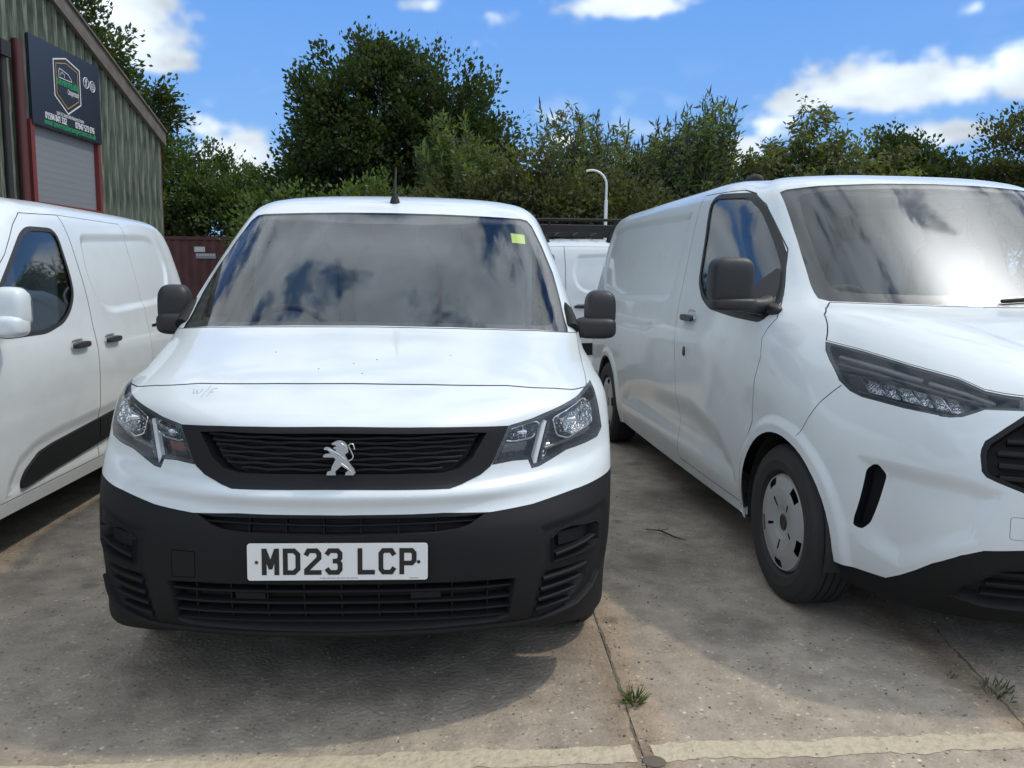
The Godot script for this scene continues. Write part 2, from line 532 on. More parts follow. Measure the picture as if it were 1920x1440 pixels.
func ribbon(pts: PackedVector3Array, nrm: PackedVector3Array, high: float, deep: float) -> Piece:
	var r := Piece.new()
	var rings := []
	var n := pts.size()
	for i in n:
		var along := (pts[mini(i + 1, n - 1)] - pts[maxi(i - 1, 0)]).normalized()
		var up := nrm[i].cross(along).normalized() * high / 2
		var back := -nrm[i] * deep
		var e := minf(high, deep) * 0.25
		var un := up.normalized() * e
		rings.append([pts[i] + up - un, pts[i] + up + back.normalized() * e, pts[i] + up + back, pts[i] - up + back, pts[i] - up + back.normalized() * e, pts[i] - up + un])
	for i in n - 1:
		for k in 6:
			var a: Vector3 = rings[i][k]; var b: Vector3 = rings[i + 1][k]
			var c: Vector3 = rings[i + 1][(k + 1) % 6]; var d: Vector3 = rings[i][(k + 1) % 6]
			r.quad(a, b, c, d)
	for k in 4:
		r.flat(rings[0][0], rings[0][k + 1], rings[0][k + 2])
		r.flat(rings[n - 1][0], rings[n - 1][k + 2], rings[n - 1][k + 1])
	return r


# ---- simple solids --------------------------------------------------------------------------------------------------------

func box(lo: Vector3, hi: Vector3, bevel := 0.0) -> Piece:
	var p := Piece.new()
	var c := (lo + hi) / 2
	var h := (hi - lo) / 2
	if bevel <= 0.0:
		for s in [-1, 1]:
			for ax in 3:
				var n := Vector3.ZERO; n[ax] = s
				var u := Vector3.ZERO; u[(ax + 1) % 3] = h[(ax + 1) % 3]
				var w := Vector3.ZERO; w[(ax + 2) % 3] = h[(ax + 2) % 3]
				var o := c + n * h[ax]
				if s > 0:
					p.quad(o - u - w, o - u + w, o + u + w, o + u - w)
				else:
					p.quad(o - u - w, o + u - w, o + u + w, o - u + w)
		return p
	return blob(c, h, minf(0.6, 2.2 * bevel / minf(h.x, minf(h.y, h.z))), 20, 12)


func blob(c: Vector3, h: Vector3, e: float, nu := 28, nv := 18) -> Piece:
	# a rounded box: 1 is an ellipsoid, near 0 a box
	var p := Piece.new()
	var g := []
	var ns := []
	for j in nv + 1:
		var row := PackedVector3Array()
		var nr := PackedVector3Array()
		var la := -PI / 2 + PI * j / nv
		for i in nu + 1:
			var lo := TAU * i / nu
			row.append(c + Vector3(h.x * pw(cos(la), e) * pw(cos(lo), e), h.y * pw(sin(la), e), h.z * pw(cos(la), e) * pw(sin(lo), e)))
			nr.append(Vector3(pw(cos(la), 2 - e) * pw(cos(lo), 2 - e) / h.x, pw(sin(la), 2 - e) / h.y, pw(cos(la), 2 - e) * pw(sin(lo), 2 - e) / h.z).normalized())
		g.append(row)
		ns.append(nr)
	for j in nv:
		for i in nu:
			if j > 0:
				p.tri(g[j][i], g[j][i + 1], g[j + 1][i + 1], ns[j][i], ns[j][i + 1], ns[j + 1][i + 1])
			if j < nv:
				p.tri(g[j][i], g[j + 1][i + 1], g[j + 1][i], ns[j][i], ns[j + 1][i + 1], ns[j + 1][i])
	return p


func pw(x: float, e: float) -> float:
	return signf(x) * pow(absf(x), e)


func tube(pts: PackedVector3Array, radii, sides := 8, capped := true) -> Piece:
	var p := Piece.new()
	var n := pts.size()
	var rings := []
	var nrm := []
	var side := Vector3.ZERO
	for i in n:
		var along := (pts[mini(i + 1, n - 1)] - pts[maxi(i - 1, 0)]).normalized()
		if side == Vector3.ZERO:
			side = along.cross(Vector3.UP if absf(along.y) < 0.9 else Vector3.RIGHT).normalized()
		side = (side - along * side.dot(along)).normalized()
		var other := along.cross(side)
		var rad: float = radii[i] if radii is Array or radii is PackedFloat32Array else radii
		var ring := PackedVector3Array()
		var nr := PackedVector3Array()
		for k in sides + 1:
			var d := side * cos(TAU * k / sides) + other * sin(TAU * k / sides)
			ring.append(pts[i] + d * rad)
			nr.append(d)
		rings.append(ring)
		nrm.append(nr)
	for i in n - 1:
		for k in sides:
			p.tri(rings[i][k], rings[i + 1][k + 1], rings[i + 1][k], nrm[i][k], nrm[i + 1][k + 1], nrm[i + 1][k])
			p.tri(rings[i][k], rings[i][k + 1], rings[i + 1][k + 1], nrm[i][k], nrm[i][k + 1], nrm[i + 1][k + 1])
	if capped:
		for k in sides:
			p.flat(pts[0], rings[0][k + 1], rings[0][k])
			p.flat(pts[n - 1], rings[n - 1][k], rings[n - 1][k + 1])
	return p


func lathe(profile: PackedVector2Array, sides := 48, hole = null) -> Piece:
	# profile of (radius, x) turned about the x axis
	var p := Piece.new()
	for i in profile.size() - 1:
		var a := profile[i]
		var b := profile[i + 1]
		var t := (b - a).normalized()
		var na := Vector2(-t.y, t.x)
		for k in sides:
			if hole != null and hole.call((a.x + b.x) / 2, (k + 0.5) * TAU / sides):
				continue
			var q := []
			var m := []
			for e in [[a, k], [b, k], [b, k + 1], [a, k + 1]]:
				var ang: float = TAU * e[1] / sides
				q.append(Vector3(e[0].y, e[0].x * cos(ang), e[0].x * sin(ang)))
				m.append(Vector3(na.y, na.x * cos(ang), na.x * sin(ang)))
			p.tri(q[0], q[1], q[2], m[0], m[1], m[2])
			p.tri(q[0], q[2], q[3], m[0], m[2], m[3])
	return p


func plate_of(poly: PackedVector2Array, thick: float, bevel := 0.0) -> Piece:
	# a polygon in x, y extruded to z = 0 .. thick
	var p := Piece.new()
	var q := poly
	if Geometry2D.is_polygon_clockwise(q):
		q = q.duplicate()
		q.reverse()
	var ids := Geometry2D.triangulate_polygon(q)
	for k in range(0, ids.size(), 3):
		var a := q[ids[k]]; var b := q[ids[k + 1]]; var c := q[ids[k + 2]]
		if (b - a).cross(c - a) < 0:
			var s := b; b = c; c = s
		p.flat(Vector3(a.x, a.y, thick), Vector3(c.x, c.y, thick), Vector3(b.x, b.y, thick))
		p.flat(Vector3(a.x, a.y, 0), Vector3(b.x, b.y, 0), Vector3(c.x, c.y, 0))
	for i in q.size():
		var a := q[i]
		var b := q[(i + 1) % q.size()]
		p.quad(Vector3(a.x, a.y, 0), Vector3(a.x, a.y, thick), Vector3(b.x, b.y, thick), Vector3(b.x, b.y, 0))
	return p


func P2(a: Array) -> PackedVector2Array:
	var r := PackedVector2Array()
	for i in range(0, a.size(), 2):
		r.append(Vector2(a[i], a[i + 1]))
	return r


func flip(poly: PackedVector2Array) -> PackedVector2Array:
	var r := PackedVector2Array()
	for i in range(poly.size() - 1, -1, -1):
		r.append(Vector2(-poly[i].x, poly[i].y))
	return r


func both(half: PackedVector2Array) -> PackedVector2Array:
	# the right half of an outline, completed by its mirror image
	var r := half.duplicate()
	for i in range(half.size() - 1, -1, -1):
		if absf(half[i].x) > 1e-6:
			r.append(Vector2(-half[i].x, half[i].y))
	return r


func rounded(poly: PackedVector2Array, r: float) -> PackedVector2Array:
	var o := PackedVector2Array()
	var n := poly.size()
	for i in n:
		var a := poly[(i + n - 1) % n]; var b := poly[i]; var c := poly[(i + 1) % n]
		var k := minf(r, minf(a.distance_to(b), b.distance_to(c)) * 0.45)
		var s := b + (a - b).normalized() * k
		var e := b + (c - b).normalized() * k
		for t in [0.0, 0.25, 0.5, 0.75, 1.0]:
			o.append(s.lerp(b, t).lerp(b.lerp(e, t), t))
	return o


func faired(p: Piece, share := 1.0, k := 6, belly := 0.0) -> Piece:
	# shading normals smoothed by a cubic fitted over the pane, as float glass and pressed steel are
	var mats := []
	var rhs := []
	for i in k:
		var row := PackedFloat64Array()
		row.resize(k)
		mats.append(row)
		rhs.append(Vector3.ZERO)
	var lo := 1e9
	var hi := -1e9
	for q in p.v:
		lo = minf(lo, q.y); hi = maxf(hi, q.y)
	for i in p.v.size():
		var b := basis_of(p.v[i], lo, hi)
		# x is odd in the horizontal part, so it is fitted with x taken out
		var m := Vector3(p.n[i].x / (p.v[i].x if absf(p.v[i].x) > 0.08 else 0.08 * (1.0 if p.v[i].x >= 0 else -1.0)), p.n[i].y, p.n[i].z)
		var w := 1.0 if absf(p.v[i].x) > 0.12 else 0.05
		for r in k:
			for c in k:
				mats[r][c] += b[r] * b[c] * w
			rhs[r] += m * (b[r] * w)
	for c in k:
		var piv := c
		for r in range(c + 1, k):
			if absf(mats[r][c]) > absf(mats[piv][c]):
				piv = r
		var t = mats[c]; mats[c] = mats[piv]; mats[piv] = t
		var u = rhs[c]; rhs[c] = rhs[piv]; rhs[piv] = u
		for r in k:
			if r != c:
				var f: float = mats[r][c] / mats[c][c]
				for e in k:
					mats[r][e] -= f * mats[c][e]
				rhs[r] -= rhs[c] * f
	var o := Piece.new()
	o.v = p.v.duplicate()
	for i in p.v.size():
		var b := basis_of(p.v[i], lo, hi)
		var m := Vector3.ZERO
		for r in k:
			m += rhs[r] * (b[r] / mats[r][r])
		m.x *= p.v[i].x
		if belly > 0.0:
			m = m.rotated(Vector3.RIGHT, -belly * ((p.v[i].y - lo) / (hi - lo) * 2 - 1))
		o.n.append(p.n[i].lerp(m.normalized(), share).normalized())
	return o


func basis_of(q: Vector3, lo: float, hi: float) -> PackedFloat64Array:
	var y := (q.y - lo) / (hi - lo) * 2 - 1
	var x := q.x * q.x
	return PackedFloat64Array([1.0, x, y, y * y, x * y, x * x])


# ---- vans ---------------------------------------------------------------------------------------------------------------

func van_net(rows: Array, side: Array, first: float, last: float, share: Array, narrower: Array, spine: Array, length: float, corner: float) -> Array:
	var net := []
	for i in rows.size():
		var y: float = side[i].x
		var w: float = side[i].y
		var top := i == rows.size() - 1
		var k := 1.0 if w > 0.5 else w / 0.7
		var line := []
		for p in rows[i]:
			line.append(Vector3(p.x, p.y, -p.z))
		var d6: float = rows[i][6].z
		for n in share.size():
			var d: float = lerpf(maxf(d6 + 0.22, first), last, share[n])
			if top:
				d = lerpf(spine[0], spine[1], share[n])
			line.append(Vector3(maxf(w - narrower[n] * k, 0), y, -d))
		var rear := length - (0.0 if y < 1.05 else (y - 1.05) * (y - 1.05) * 0.25)
		if top:
			for e in 3:
				line.append(Vector3(0, y, -(spine[1] + 0.05 * (e + 1))))
		else:
			line.append(Vector3(maxf(w - corner * k, 0), y, -(rear - 0.07)))
			line.append(Vector3(maxf(w - corner, 0) * 0.75, y, -(rear - 0.01)))
			line.append(Vector3(0, y, -rear))
		net.append(line)
	return net


func arch(d: float, y: float, r: float) -> PackedVector2Array:
	var q := PackedVector2Array([Vector2(d - r * 0.97, 0), Vector2(d - r, y * 0.75)])
	for k in 25:
		var a := PI - PI * k / 24.0
		q.append(Vector2(d + r * cos(a), y + r * sin(a)))
	q.append(Vector2(d + r, y * 0.75))
	q.append(Vector2(d + r * 0.97, 0))
	return q


func make_wheel(parent: Node3D, at: Vector3, s: float, radius: float, width: float, rim: float, tilt: float, steer := 0.0) -> void:
	# s: +1 looks towards positive x
	var t := Transform3D(Basis(Vector3.UP, steer) * Basis(Vector3.RIGHT, tilt), at)
	var half := width / 2
	var prof := PackedVector2Array([Vector2(rim * 0.97, half * 0.55), Vector2(rim + 0.008, half * 0.78), Vector2(rim + 0.02, half * 0.95), Vector2(lerpf(rim, radius, 0.45), half * 1.03), Vector2(lerpf(rim, radius, 0.8), half * 0.97), Vector2(radius - 0.012, half * 0.84), Vector2(radius, half * 0.66)])
	for k in 4:
		var x := lerpf(half * 0.62, -half * 0.62, k / 4.0)
		var e := half * 0.31
		prof.append_array(PackedVector2Array([Vector2(radius, x), Vector2(radius, x - e * 0.72), Vector2(radius - 0.009, x - e * 0.76), Vector2(radius - 0.009, x - e * 0.96)]))
	prof.append_array(PackedVector2Array([Vector2(radius, -half * 0.66), Vector2(radius - 0.015, -half * 0.86), Vector2(rim, -half * 0.95), Vector2(rim * 0.95, -half * 0.6)]))
	var flip_x := Transform3D(Basis(Vector3(s, 0, 0), Vector3.UP, Vector3(0, 0, s)), Vector3.ZERO)
	var w := put("wheel", lathe(prof, 72).moved(t * flip_x), M.tyre, parent)
	put("wheel_back", lathe(PackedVector2Array([Vector2(0.0, half * 0.1), Vector2(rim, half * 0.1), Vector2(rim, half * 0.6)]), 40).moved(t * flip_x), M.black_metal, w)
	var cover := PackedVector2Array([Vector2(0.036, half * 0.80), Vector2(rim * 0.28, half * 0.84), Vector2(rim * 0.36, half * 0.90), Vector2(rim * 0.45, half * 0.93), Vector2(rim * 0.56, half * 0.97), Vector2(rim * 0.70, half * 0.96), Vector2(rim * 0.78, half * 0.93), Vector2(rim * 0.86, half * 0.90), Vector2(rim * 0.94, half * 0.86), Vector2(rim * 0.965, half * 0.87), Vector2(rim * 1.0, half * 0.74)])
	var holes := func(r: float, a: float) -> bool:
		var f := fposmod(a, TAU / 5.0) / (TAU / 5.0)
		var q := r / rim
		if q > 0.78 and q < 0.94:
			return absf(f - 0.5) < 0.13
		if q > 0.36 and q < 0.56:
			return absf(f - 0.5) < 0.045
		return false
	put("wheel_cover", lathe(cover, 100, holes).moved(t * flip_x), M.silver, w)
	put("centre_cap", lathe(PackedVector2Array([Vector2(0.0, half * 0.82), Vector2(0.028, half * 0.82), Vector2(0.036, half * 0.77)]), 24).moved(t * flip_x), M.black_gloss, w)


func make_wheels(van: Node3D, spots: Array, y: float, x: float, radius: float, width: float, rim: float, arch_r: float, body: float) -> void:
	for d in spots:
		for s in [-1.0, 1.0]:
			make_wheel(van, Vector3(s * x, y, -d), s, radius, width, rim, d * 1.3)
			var pts := []
			var h := Piece.new()
			var inner: float = s * (x - 0.28)
			var outer: float = s * body
			var prev := []
			for k in 17:
				var a := PI * (k - 1) / 14.0
				var c := Vector3(0, y + arch_r * sin(a), -d - arch_r * cos(a))
				var now := [c + Vector3(inner, 0, 0), c + Vector3(outer, 0, 0)]
				if prev.size():
					h.quad(prev[0], prev[1], now[1], now[0])
					h.flat(Vector3(inner, y, -d), prev[0], now[0])
				prev = now
			put("wheel_arch", h, M.black_matt, van)


func glaze(van: Node3D, called: String, p: Piece, frit: float, poly: PackedVector2Array, inner: PackedVector2Array, how: int) -> Node3D:
	# a pane with two faces and the black printed border behind it
	var g := faired(p, 1.0, 2, 0.022)
	var two := Piece.new()
	two.add(g)
	two.add(g.shifted(-0.005))
	var o := put(called, two, M.screen_glass, van)
	if inner.size():
		var c := cut(p, inner, how)
		put("black_border", c[1].shifted(-0.008), M.frit, o)
	return o


func tinted(van: Node3D, called: String, p: Piece) -> Node3D:
	# side glass is all but flat
	var mean := Vector3.ZERO
	for q in p.n:
		mean += q
	mean = mean.normalized()
	for i in p.n.size():
		p.n[i] = p.n[i].lerp(mean, 0.8).normalized()
	var two := Piece.new()
	two.add(p)
	two.add(p.shifted(-0.004))
	return put(called, two, M.side_glass, van)


func cabin(van: Node3D, w: float, floor_y: float, belt: float, dash_d: float, seat_d: float, bulk_d: float, roof_y: float, head_d: float, wheel_side: float) -> void:
	var dash := Piece.new()
	var g := []
	for j in 7:
		var f := j / 6.0
		var row := PackedVector3Array()
		for i in 9:
			var u := i / 8.0 * 2 - 1
			row.append(Vector3(u * w, belt - 0.10 - 0.10 * f * f - 0.03 * u * u + (0.05 if j > 1 and j < 5 and u * wheel_side > 0.2 and u * wheel_side < 0.8 else 0.0), -dash_d - 0.16 * (u * u) - 0.62 * f))
		g.append(row)
	dash.add(sheet(g))
	var last: PackedVector3Array = g[6]
	for i in 8:
		dash.quad(last[i], last[i + 1], Vector3(last[i + 1].x, floor_y, last[i + 1].z + 0.12), Vector3(last[i].x, floor_y, last[i].z + 0.12))
	put("dashboard", dash, M.dash, van)
	put("cab_floor", box(Vector3(-w, floor_y - 0.03, -bulk_d), Vector3(w, floor_y, -dash_d)), M.black_matt, van)
	put("bulkhead", box(Vector3(-w * 0.93, floor_y, -bulk_d - 0.02), Vector3(w * 0.93, roof_y, -bulk_d)), M.lining, van)
	put("headlining", box(Vector3(-w * 0.72, roof_y - 0.01, -bulk_d), Vector3(w * 0.72, roof_y + 0.01, -head_d)), M.lining, van)
	for x in [-0.52, 0.0, 0.46]:
		var cx: float = x * w / 0.8
		var seat := put("seat", blob(Vector3(cx, floor_y + 0.36, -seat_d - 0.18), Vector3(0.23, 0.09, 0.27), 0.5), M.seat, van)
		put("backrest", blob(Vector3(cx, floor_y + 0.68, -seat_d - 0.47), Vector3(0.22, 0.33, 0.075), 0.55).moved(Transform3D()), M.seat, seat)
		put("headrest", blob(Vector3(cx, floor_y + 1.06, -seat_d - 0.52), Vector3(0.125, 0.09, 0.05), 0.6), M.seat, seat)
	var ring := PackedVector3Array()
	var c := Vector3(wheel_side * 0.42 * w / 0.8, belt - 0.10, -seat_d + 0.12)
	for k in 33:
		var a := TAU * k / 32.0
		ring.append(c + Vector3(cos(a) * 0.185, sin(a) * 0.16, sin(a) * 0.095))
	var sw := put("steering_wheel", tube(ring, 0.016, 8, false), M.black_matt, van)
	put("hub", blob(c + Vector3(0, 0.0, 0.02), Vector3(0.085, 0.06, 0.03), 0.7, 16, 10), M.black_matt, sw)
	put("spoke", box(c + Vector3(-0.18, -0.014, 0.0), c + Vector3(0.18, 0.014, 0.02)), M.black_matt, sw)


const LION := [755, 305, 800, 280, 850, 258, 905, 258, 960, 285, 1000, 330, 1016, 380, 1020, 440, 966, 474, 985, 515, 1020, 575, 1060, 640, 1110, 700, 1135, 760, 1105, 798, 970, 798, 985, 750, 1030, 725, 970, 690, 915, 650, 860, 700, 815, 740, 825, 798, 675, 798, 690, 745, 750, 725, 760, 670, 795, 600, 820, 545, 790, 522, 690, 520, 620, 518, 632, 482, 680, 462, 740, 459, 715, 428, 680, 404, 642, 405, 634, 375, 680, 357, 730, 370, 790, 408, 832, 420, 820, 396, 785, 385, 795, 356, 835, 352, 815, 330, 765, 322]
const LION_TAIL := [1015, 582, 1050, 565, 1085, 545, 1097, 500, 1065, 430, 1030, 360, 1025, 335, 1050, 312, 1085, 312, 1105, 340, 1118, 400]


func small_van() -> Node3D:
	var van := thing("panel_van", "white panel van with black bumper, silver lion badge and number plate, facing the camera", "van", Vector3(-0.495, 0, -2.33), deg_to_rad(3.4), "white panel vans parked in the yard")
	var S := loft(van_net(SMALL_ROWS, SMALL_SIDE, 1.45, 4.0, [0.0, 0.255, 0.53, 0.804, 1.0], [0, 0, 0.003, 0.02, 0.05], [2.6, 3.9], 4.40, 0.10), 5, 4)
	S.add(S.mirrored())
	var grooves := Piece.new()
	var r := []
	for how in [1, 2]:
		for d in [0.90, 3.685]:
			S = cut(S, arch(d, 0.315, 0.365), how)[1]
	# windscreen
	var ws := both(P2([0, 1.177, 0.30, 1.174, 0.46, 1.170, 0.66, 1.163, 0.797, 1.150, 0.800, 1.165, 0.793, 1.205, 0.785, 1.30, 0.772, 1.40, 0.735, 1.53, 0.695, 1.635, 0.672, 1.662, 0.64, 1.670, 0.44, 1.677, 0.25, 1.682, 0, 1.684]))
	r = cut(S, ws, 0, 0.8, 2.2)
	S = r[1]
	var win := both(P2([0, 1.196, 0.45, 1.192, 0.66, 1.184, 0.715, 1.182, 0.738, 1.192, 0.748, 1.215, 0.745, 1.27, 0.720, 1.405, 0.692, 1.52, 0.66, 1.605, 0.640, 1.638, 0.615, 1.645, 0.43, 1.652, 0.35, 1.640, 0.18, 1.630, 0, 1.632]))
	var pane := glaze(van, "windscreen", r[0], 0.0, ws, win, 0)
	put("sticker", cut(cut(r[0], P2([0.585, 1.600, 0.655, 1.592, 0.655, 1.545, 0.59, 1.550]), 0)[0], P2([0.585, 1.60, 0.66, 1.60, 0.66, 1.54, 0.585, 1.54]), 0)[0].shifted(-0.010), M.sticker, pane)
	# headlights
	var hl := P2([0.500, 0.920, 0.575, 0.932, 0.672, 0.956, 0.748, 0.977, 0.800, 0.998, 0.828, 1.002, 0.838, 0.94, 0.850, 0.853, 0.826, 0.828, 0.770, 0.822, 0.698, 0.815, 0.645, 0.795, 0.600, 0.780, 0.574, 0.778, 0.562, 0.806, 0.513, 0.810, 0.445, 0.806])
	for s in [1, -1]:
		var q := hl if s == 1 else flip(hl)
		r = cut(S, q, 0, -0.1, 0.85)
		S = r[1]
		small_headlight(van, r[0], q, s)
	# grille
	var gr := both(P2([0, 0.757, 0.21, 0.754, 0.318, 0.752, 0.352, 0.760, 0.411, 0.782, 0.440, 0.803, 0.448, 0.815, 0.498, 0.919, 0.36, 0.927, 0.25, 0.932, 0, 0.937]))
	r = cut(S, gr, 0, -0.1, 0.5)
	S = r[1]
	small_grille(van, r[0], gr)
	# bonnet
	var hood := both(P2([0, 1.030, 0.24, 1.028, 0.50, 1.021, 0.66, 1.006, 0.74, 0.994, 0.795, 0.993, 0.817, 1.02, 0.826, 1.07, 0.838, 1.12, 0.842, 1.145, 0.797, 1.149, 0.66, 1.160, 0.46, 1.167, 0.30, 1.170, 0, 1.173]))
	r = panel(S, hood, 0, 0.2, 1.35, 0.0026)
	S = r[1]
	grooves.add(r[2])
	var bonnet := put("bonnet", faired(r[0], 0.7), M.paint, van)
	for spot in [[0.055, 1.085], [-0.02, 1.075], [0.02, 1.052], [-0.13, 1.062], [0.31, 1.095], [-0.31, 1.10]]:
		var h := on_surface(r[0], Vector2(spot[0], spot[1]), 0)
		put("fleck", blob(h[0], Vector3(0.0035, 0.0012, 0.003), 1.0, 8, 5), M.black_matt, bonnet)
	# bumper
	var bump := both(P2([0, 0.683, 0.30, 0.682, 0.44, 0.673, 0.575, 0.679, 0.71, 0.696, 0.80, 0.702, 0.877, 0.706, 0.96, 0.708, 0.96, 0.10, 0, 0.10]))
	r = cut(S, bump, 0, -0.1, 0.7)
	S = r[1]
	small_bumper(van, r[0])
	# the fascia below the bonnet edge is a panel of its own
	r = cut(S, both(P2([0, 1.034, 0.24, 1.032, 0.50, 1.025, 0.66, 1.010, 0.74, 0.999, 0.80, 0.99, 0.86, 0.93, 0.90, 0.80, 0.96, 0.71, 0.96, 0.6, 0, 0.6])), 0, -0.1, 0.62)
	S = r[1]
	var fascia := put("front_panel", r[0], M.paint, van)
	scribble(fascia, r[0])
	# sides
	var rec := P2([2.59, 1.612, 2.54, 1.40, 2.58, 1.24, 2.68, 1.155, 2.82, 1.138, 3.60, 1.168, 3.85, 1.25, 3.945, 1.38, 3.96, 1.47, 3.90, 1.58, 3.78, 1.648, 3.59, 1.658])
	rec = rounded(rec, 0.06)
	var door := P2([1.26, 0.33, 1.16, 0.62, 1.15, 0.95, 1.27, 1.14, 1.50, 1.27, 1.80, 1.47, 1.98, 1.62, 2.08, 1.685, 2.45, 1.70, 2.465, 1.50, 2.475, 1.2, 2.48, 0.33])
	var slide := P2([2.485, 0.33, 2.48, 1.2, 2.47, 1.5, 2.455, 1.70, 3.27, 1.70, 3.28, 1.45, 3.29, 1.1, 3.30, 0.75, 3.26, 0.5, 3.22, 0.33])
	var side_window := rounded(P2([1.47, 1.12, 1.62, 1.10, 1.96, 1.10, 2.15, 1.14, 2.25, 1.20, 2.32, 1.285, 2.33, 1.40, 2.32, 1.60, 2.08, 1.598, 2.00, 1.56, 1.86, 1.455, 1.66, 1.30, 1.50, 1.17]), 0.05)
	var mould := rounded(P2([1.64, 0.366, 1.65, 0.40, 1.685, 0.442, 1.81, 0.506, 1.94, 0.524, 2.64, 0.572, 3.22, 0.59, 3.26, 0.52, 3.20, 0.45, 2.606, 0.429, 1.665, 0.358]), 0.02)
	var swage := P2([1.50, 0.33, 1.52, 0.43, 1.61, 0.53, 1.78, 0.59, 2.0, 0.61, 3.35, 0.67, 3.38, 0.33])
	for how in [1, 2]:
		var s: float = 1.0 if how == 1 else -1.0
		S = pressed(S, rec, how, 0.016, 0.055, 2.4, 4.1)
		S = pressed(S, swage, how, 0.012, 0.07, 1.2, 3.45)
		for d in [2.26, 2.67]:
			S = pressed(S, rounded(P2([d - 0.09, 0.975, d + 0.075, 0.985, d + 0.065, 1.035, d - 0.07, 1.03]), 0.03), how, 0.012, 0.02, 2.0, 2.9)
		r = panel(S, door, how, 0.9, 2.6, 0.004)
		S = r[1]
		grooves.add(r[2])
		var b := cut(r[0], grown(side_window, 0.022), how)
		var skin: Piece = b[1]
		var g := cut(b[0], side_window, how)
		var m := cut(skin, mould, how)
		var leaf := put("door", m[1], M.paint, van)
		put("window_seal", g[1], M.rubber, leaf)
		tinted(leaf, "window", g[0].shifted(-0.006))
		put("moulding", joined(m[0], mould, how, 0.014), M.bumper_plastic, leaf)
		handle(leaf, m[1], how, 2.26, s)
		r = panel(S, slide, how, 2.3, 3.45, 0.003)
		S = r[1]
		grooves.add(r[2])
		m = cut(r[0], mould, how)
		leaf = put("sliding_door", m[1], M.paint, van)
		put("moulding", joined(m[0], mould, how, 0.014), M.bumper_plastic, leaf)
		handle(leaf, m[1], how, 2.67, s)
		# track of the sliding door, tail lamp
		r = cut(S, P2([3.36, 1.045, 4.05, 1.068, 4.05, 1.050, 3.36, 1.025]), how)
		S = r[1]
		var track := walls(r[0], P2([3.36, 1.045, 4.05, 1.068, 4.05, 1.050, 3.36, 1.025]), how, -0.02)
		track.add(r[0].shifted(-0.02))
		put("door_track", track, M.black_matt, van)
		r = cut(S, P2([4.28, 0.82, 4.40, 0.82, 4.40, 1.30, 4.31, 1.30]), how)
		S = r[1]
		put("tail_lamp", r[0], M.tail_red, van)
	put("body", S, M.paint, van)
	put("panel_gaps", grooves, M.gap, van)
	put("underbody", box(Vector3(-0.62, 0.265, -4.3), Vector3(0.62, 0.33, -0.34)), M.black_matt, van)
	make_wheels(van, [0.90, 3.685], 0.315, 0.775, 0.322, 0.195, 0.208, 0.365, 0.86)
	cabin(van, 0.80, 0.55, 1.17, 1.03, 1.62, 2.40, 1.655, 1.93, -1.0)
	# door mirrors; the one on the driver's side stands closer to the door
	for s in [-1.0, 1.0]:
		var near := -0.045 if s < 0 else 0.0
		var head := blob(Vector3(s * (0.988 + near), 1.225, -1.48), Vector3(0.072, 0.098, 0.062), 0.62)
		var mirror := put("door_mirror", head, M.mirror_black, van)
		put("mirror_foot", blob(Vector3(s * (0.965 + near), 1.150, -1.46), Vector3(0.094, 0.050, 0.070), 0.55), M.mirror_black, mirror)
		put("mirror_arm", blob(Vector3(s * 0.885, 1.135, -1.46), Vector3(0.06, 0.032, 0.05), 0.6), M.mirror_black, mirror)
		put("mirror_glass", blob(Vector3(s * (0.99 + near), 1.222, -1.535), Vector3(0.060, 0.082, 0.010), 0.5), M.chrome, mirror)
	# covers at the foot of the windscreen pillars, wipers, aerial
	for s in [-1.0, 1.0]:
		var foot := PackedVector3Array([Vector3(s * 0.825, 1.158, -1.20), Vector3(s * 0.822, 1.195, -1.262), Vector3(s * 0.815, 1.235, -1.315), Vector3(s * 0.808, 1.262, -1.36)])
		put("pillar_cover", tube(foot, [0.030, 0.028, 0.022, 0.008], 10), M.bumper_plastic, van)
	var cowl := Piece.new()
	var gg := []
	for k in 2:
		var row := PackedVector3Array()
		for i in 17:
			var u := i / 8.0 - 1
			row.append(Vector3(u * 0.80, 1.158 - 0.012 * u * u - 0.004 * k, -0.955 - 0.19 * u * u - 0.14 * k))
		gg.append(row)
	cowl.add(sheet(gg))
	put("cowl", cowl, M.bumper_plastic, van)
	var base := lathe(PackedVector2Array([Vector2(0.0, 0.055), Vector2(0.010, 0.052), Vector2(0.016, 0.035), Vector2(0.024, 0.012), Vector2(0.030, -0.01)]), 20).moved(Transform3D(Basis(Vector3.BACK, PI / 2), Vector3(0.0, 1.742, -2.0)))
	var aerial := put("aerial", base, M.black_matt, van)
	put("rod", tube(PackedVector3Array([Vector3(0, 1.785, -2.0), Vector3(0, 1.93, -2.07)]), [0.008, 0.0045], 8), M.black_matt, aerial)
	return van


func joined(p: Piece, poly: PackedVector2Array, how: int, by: float) -> Mesh:
	var r := p.shifted(by)
	r.add(walls(p, poly, how, by))
	return r.mesh()


func handle(leaf: Node3D, p: Piece, how: int, d: float, s: float) -> void:
	var h := on_surface(p, Vector2(d, 1.0), how)
	var c: Vector3 = h[0]
	put("handle", blob(Vector3(c.x + s * 0.032, 1.000, -d), Vector3(0.014, 0.018, 0.095), 0.55), M.handle_black, leaf)
	put("handle_post", blob(Vector3(c.x + s * 0.012, 1.0, -d - 0.07), Vector3(0.022, 0.016, 0.02), 0.5, 12, 8), M.handle_black, leaf)


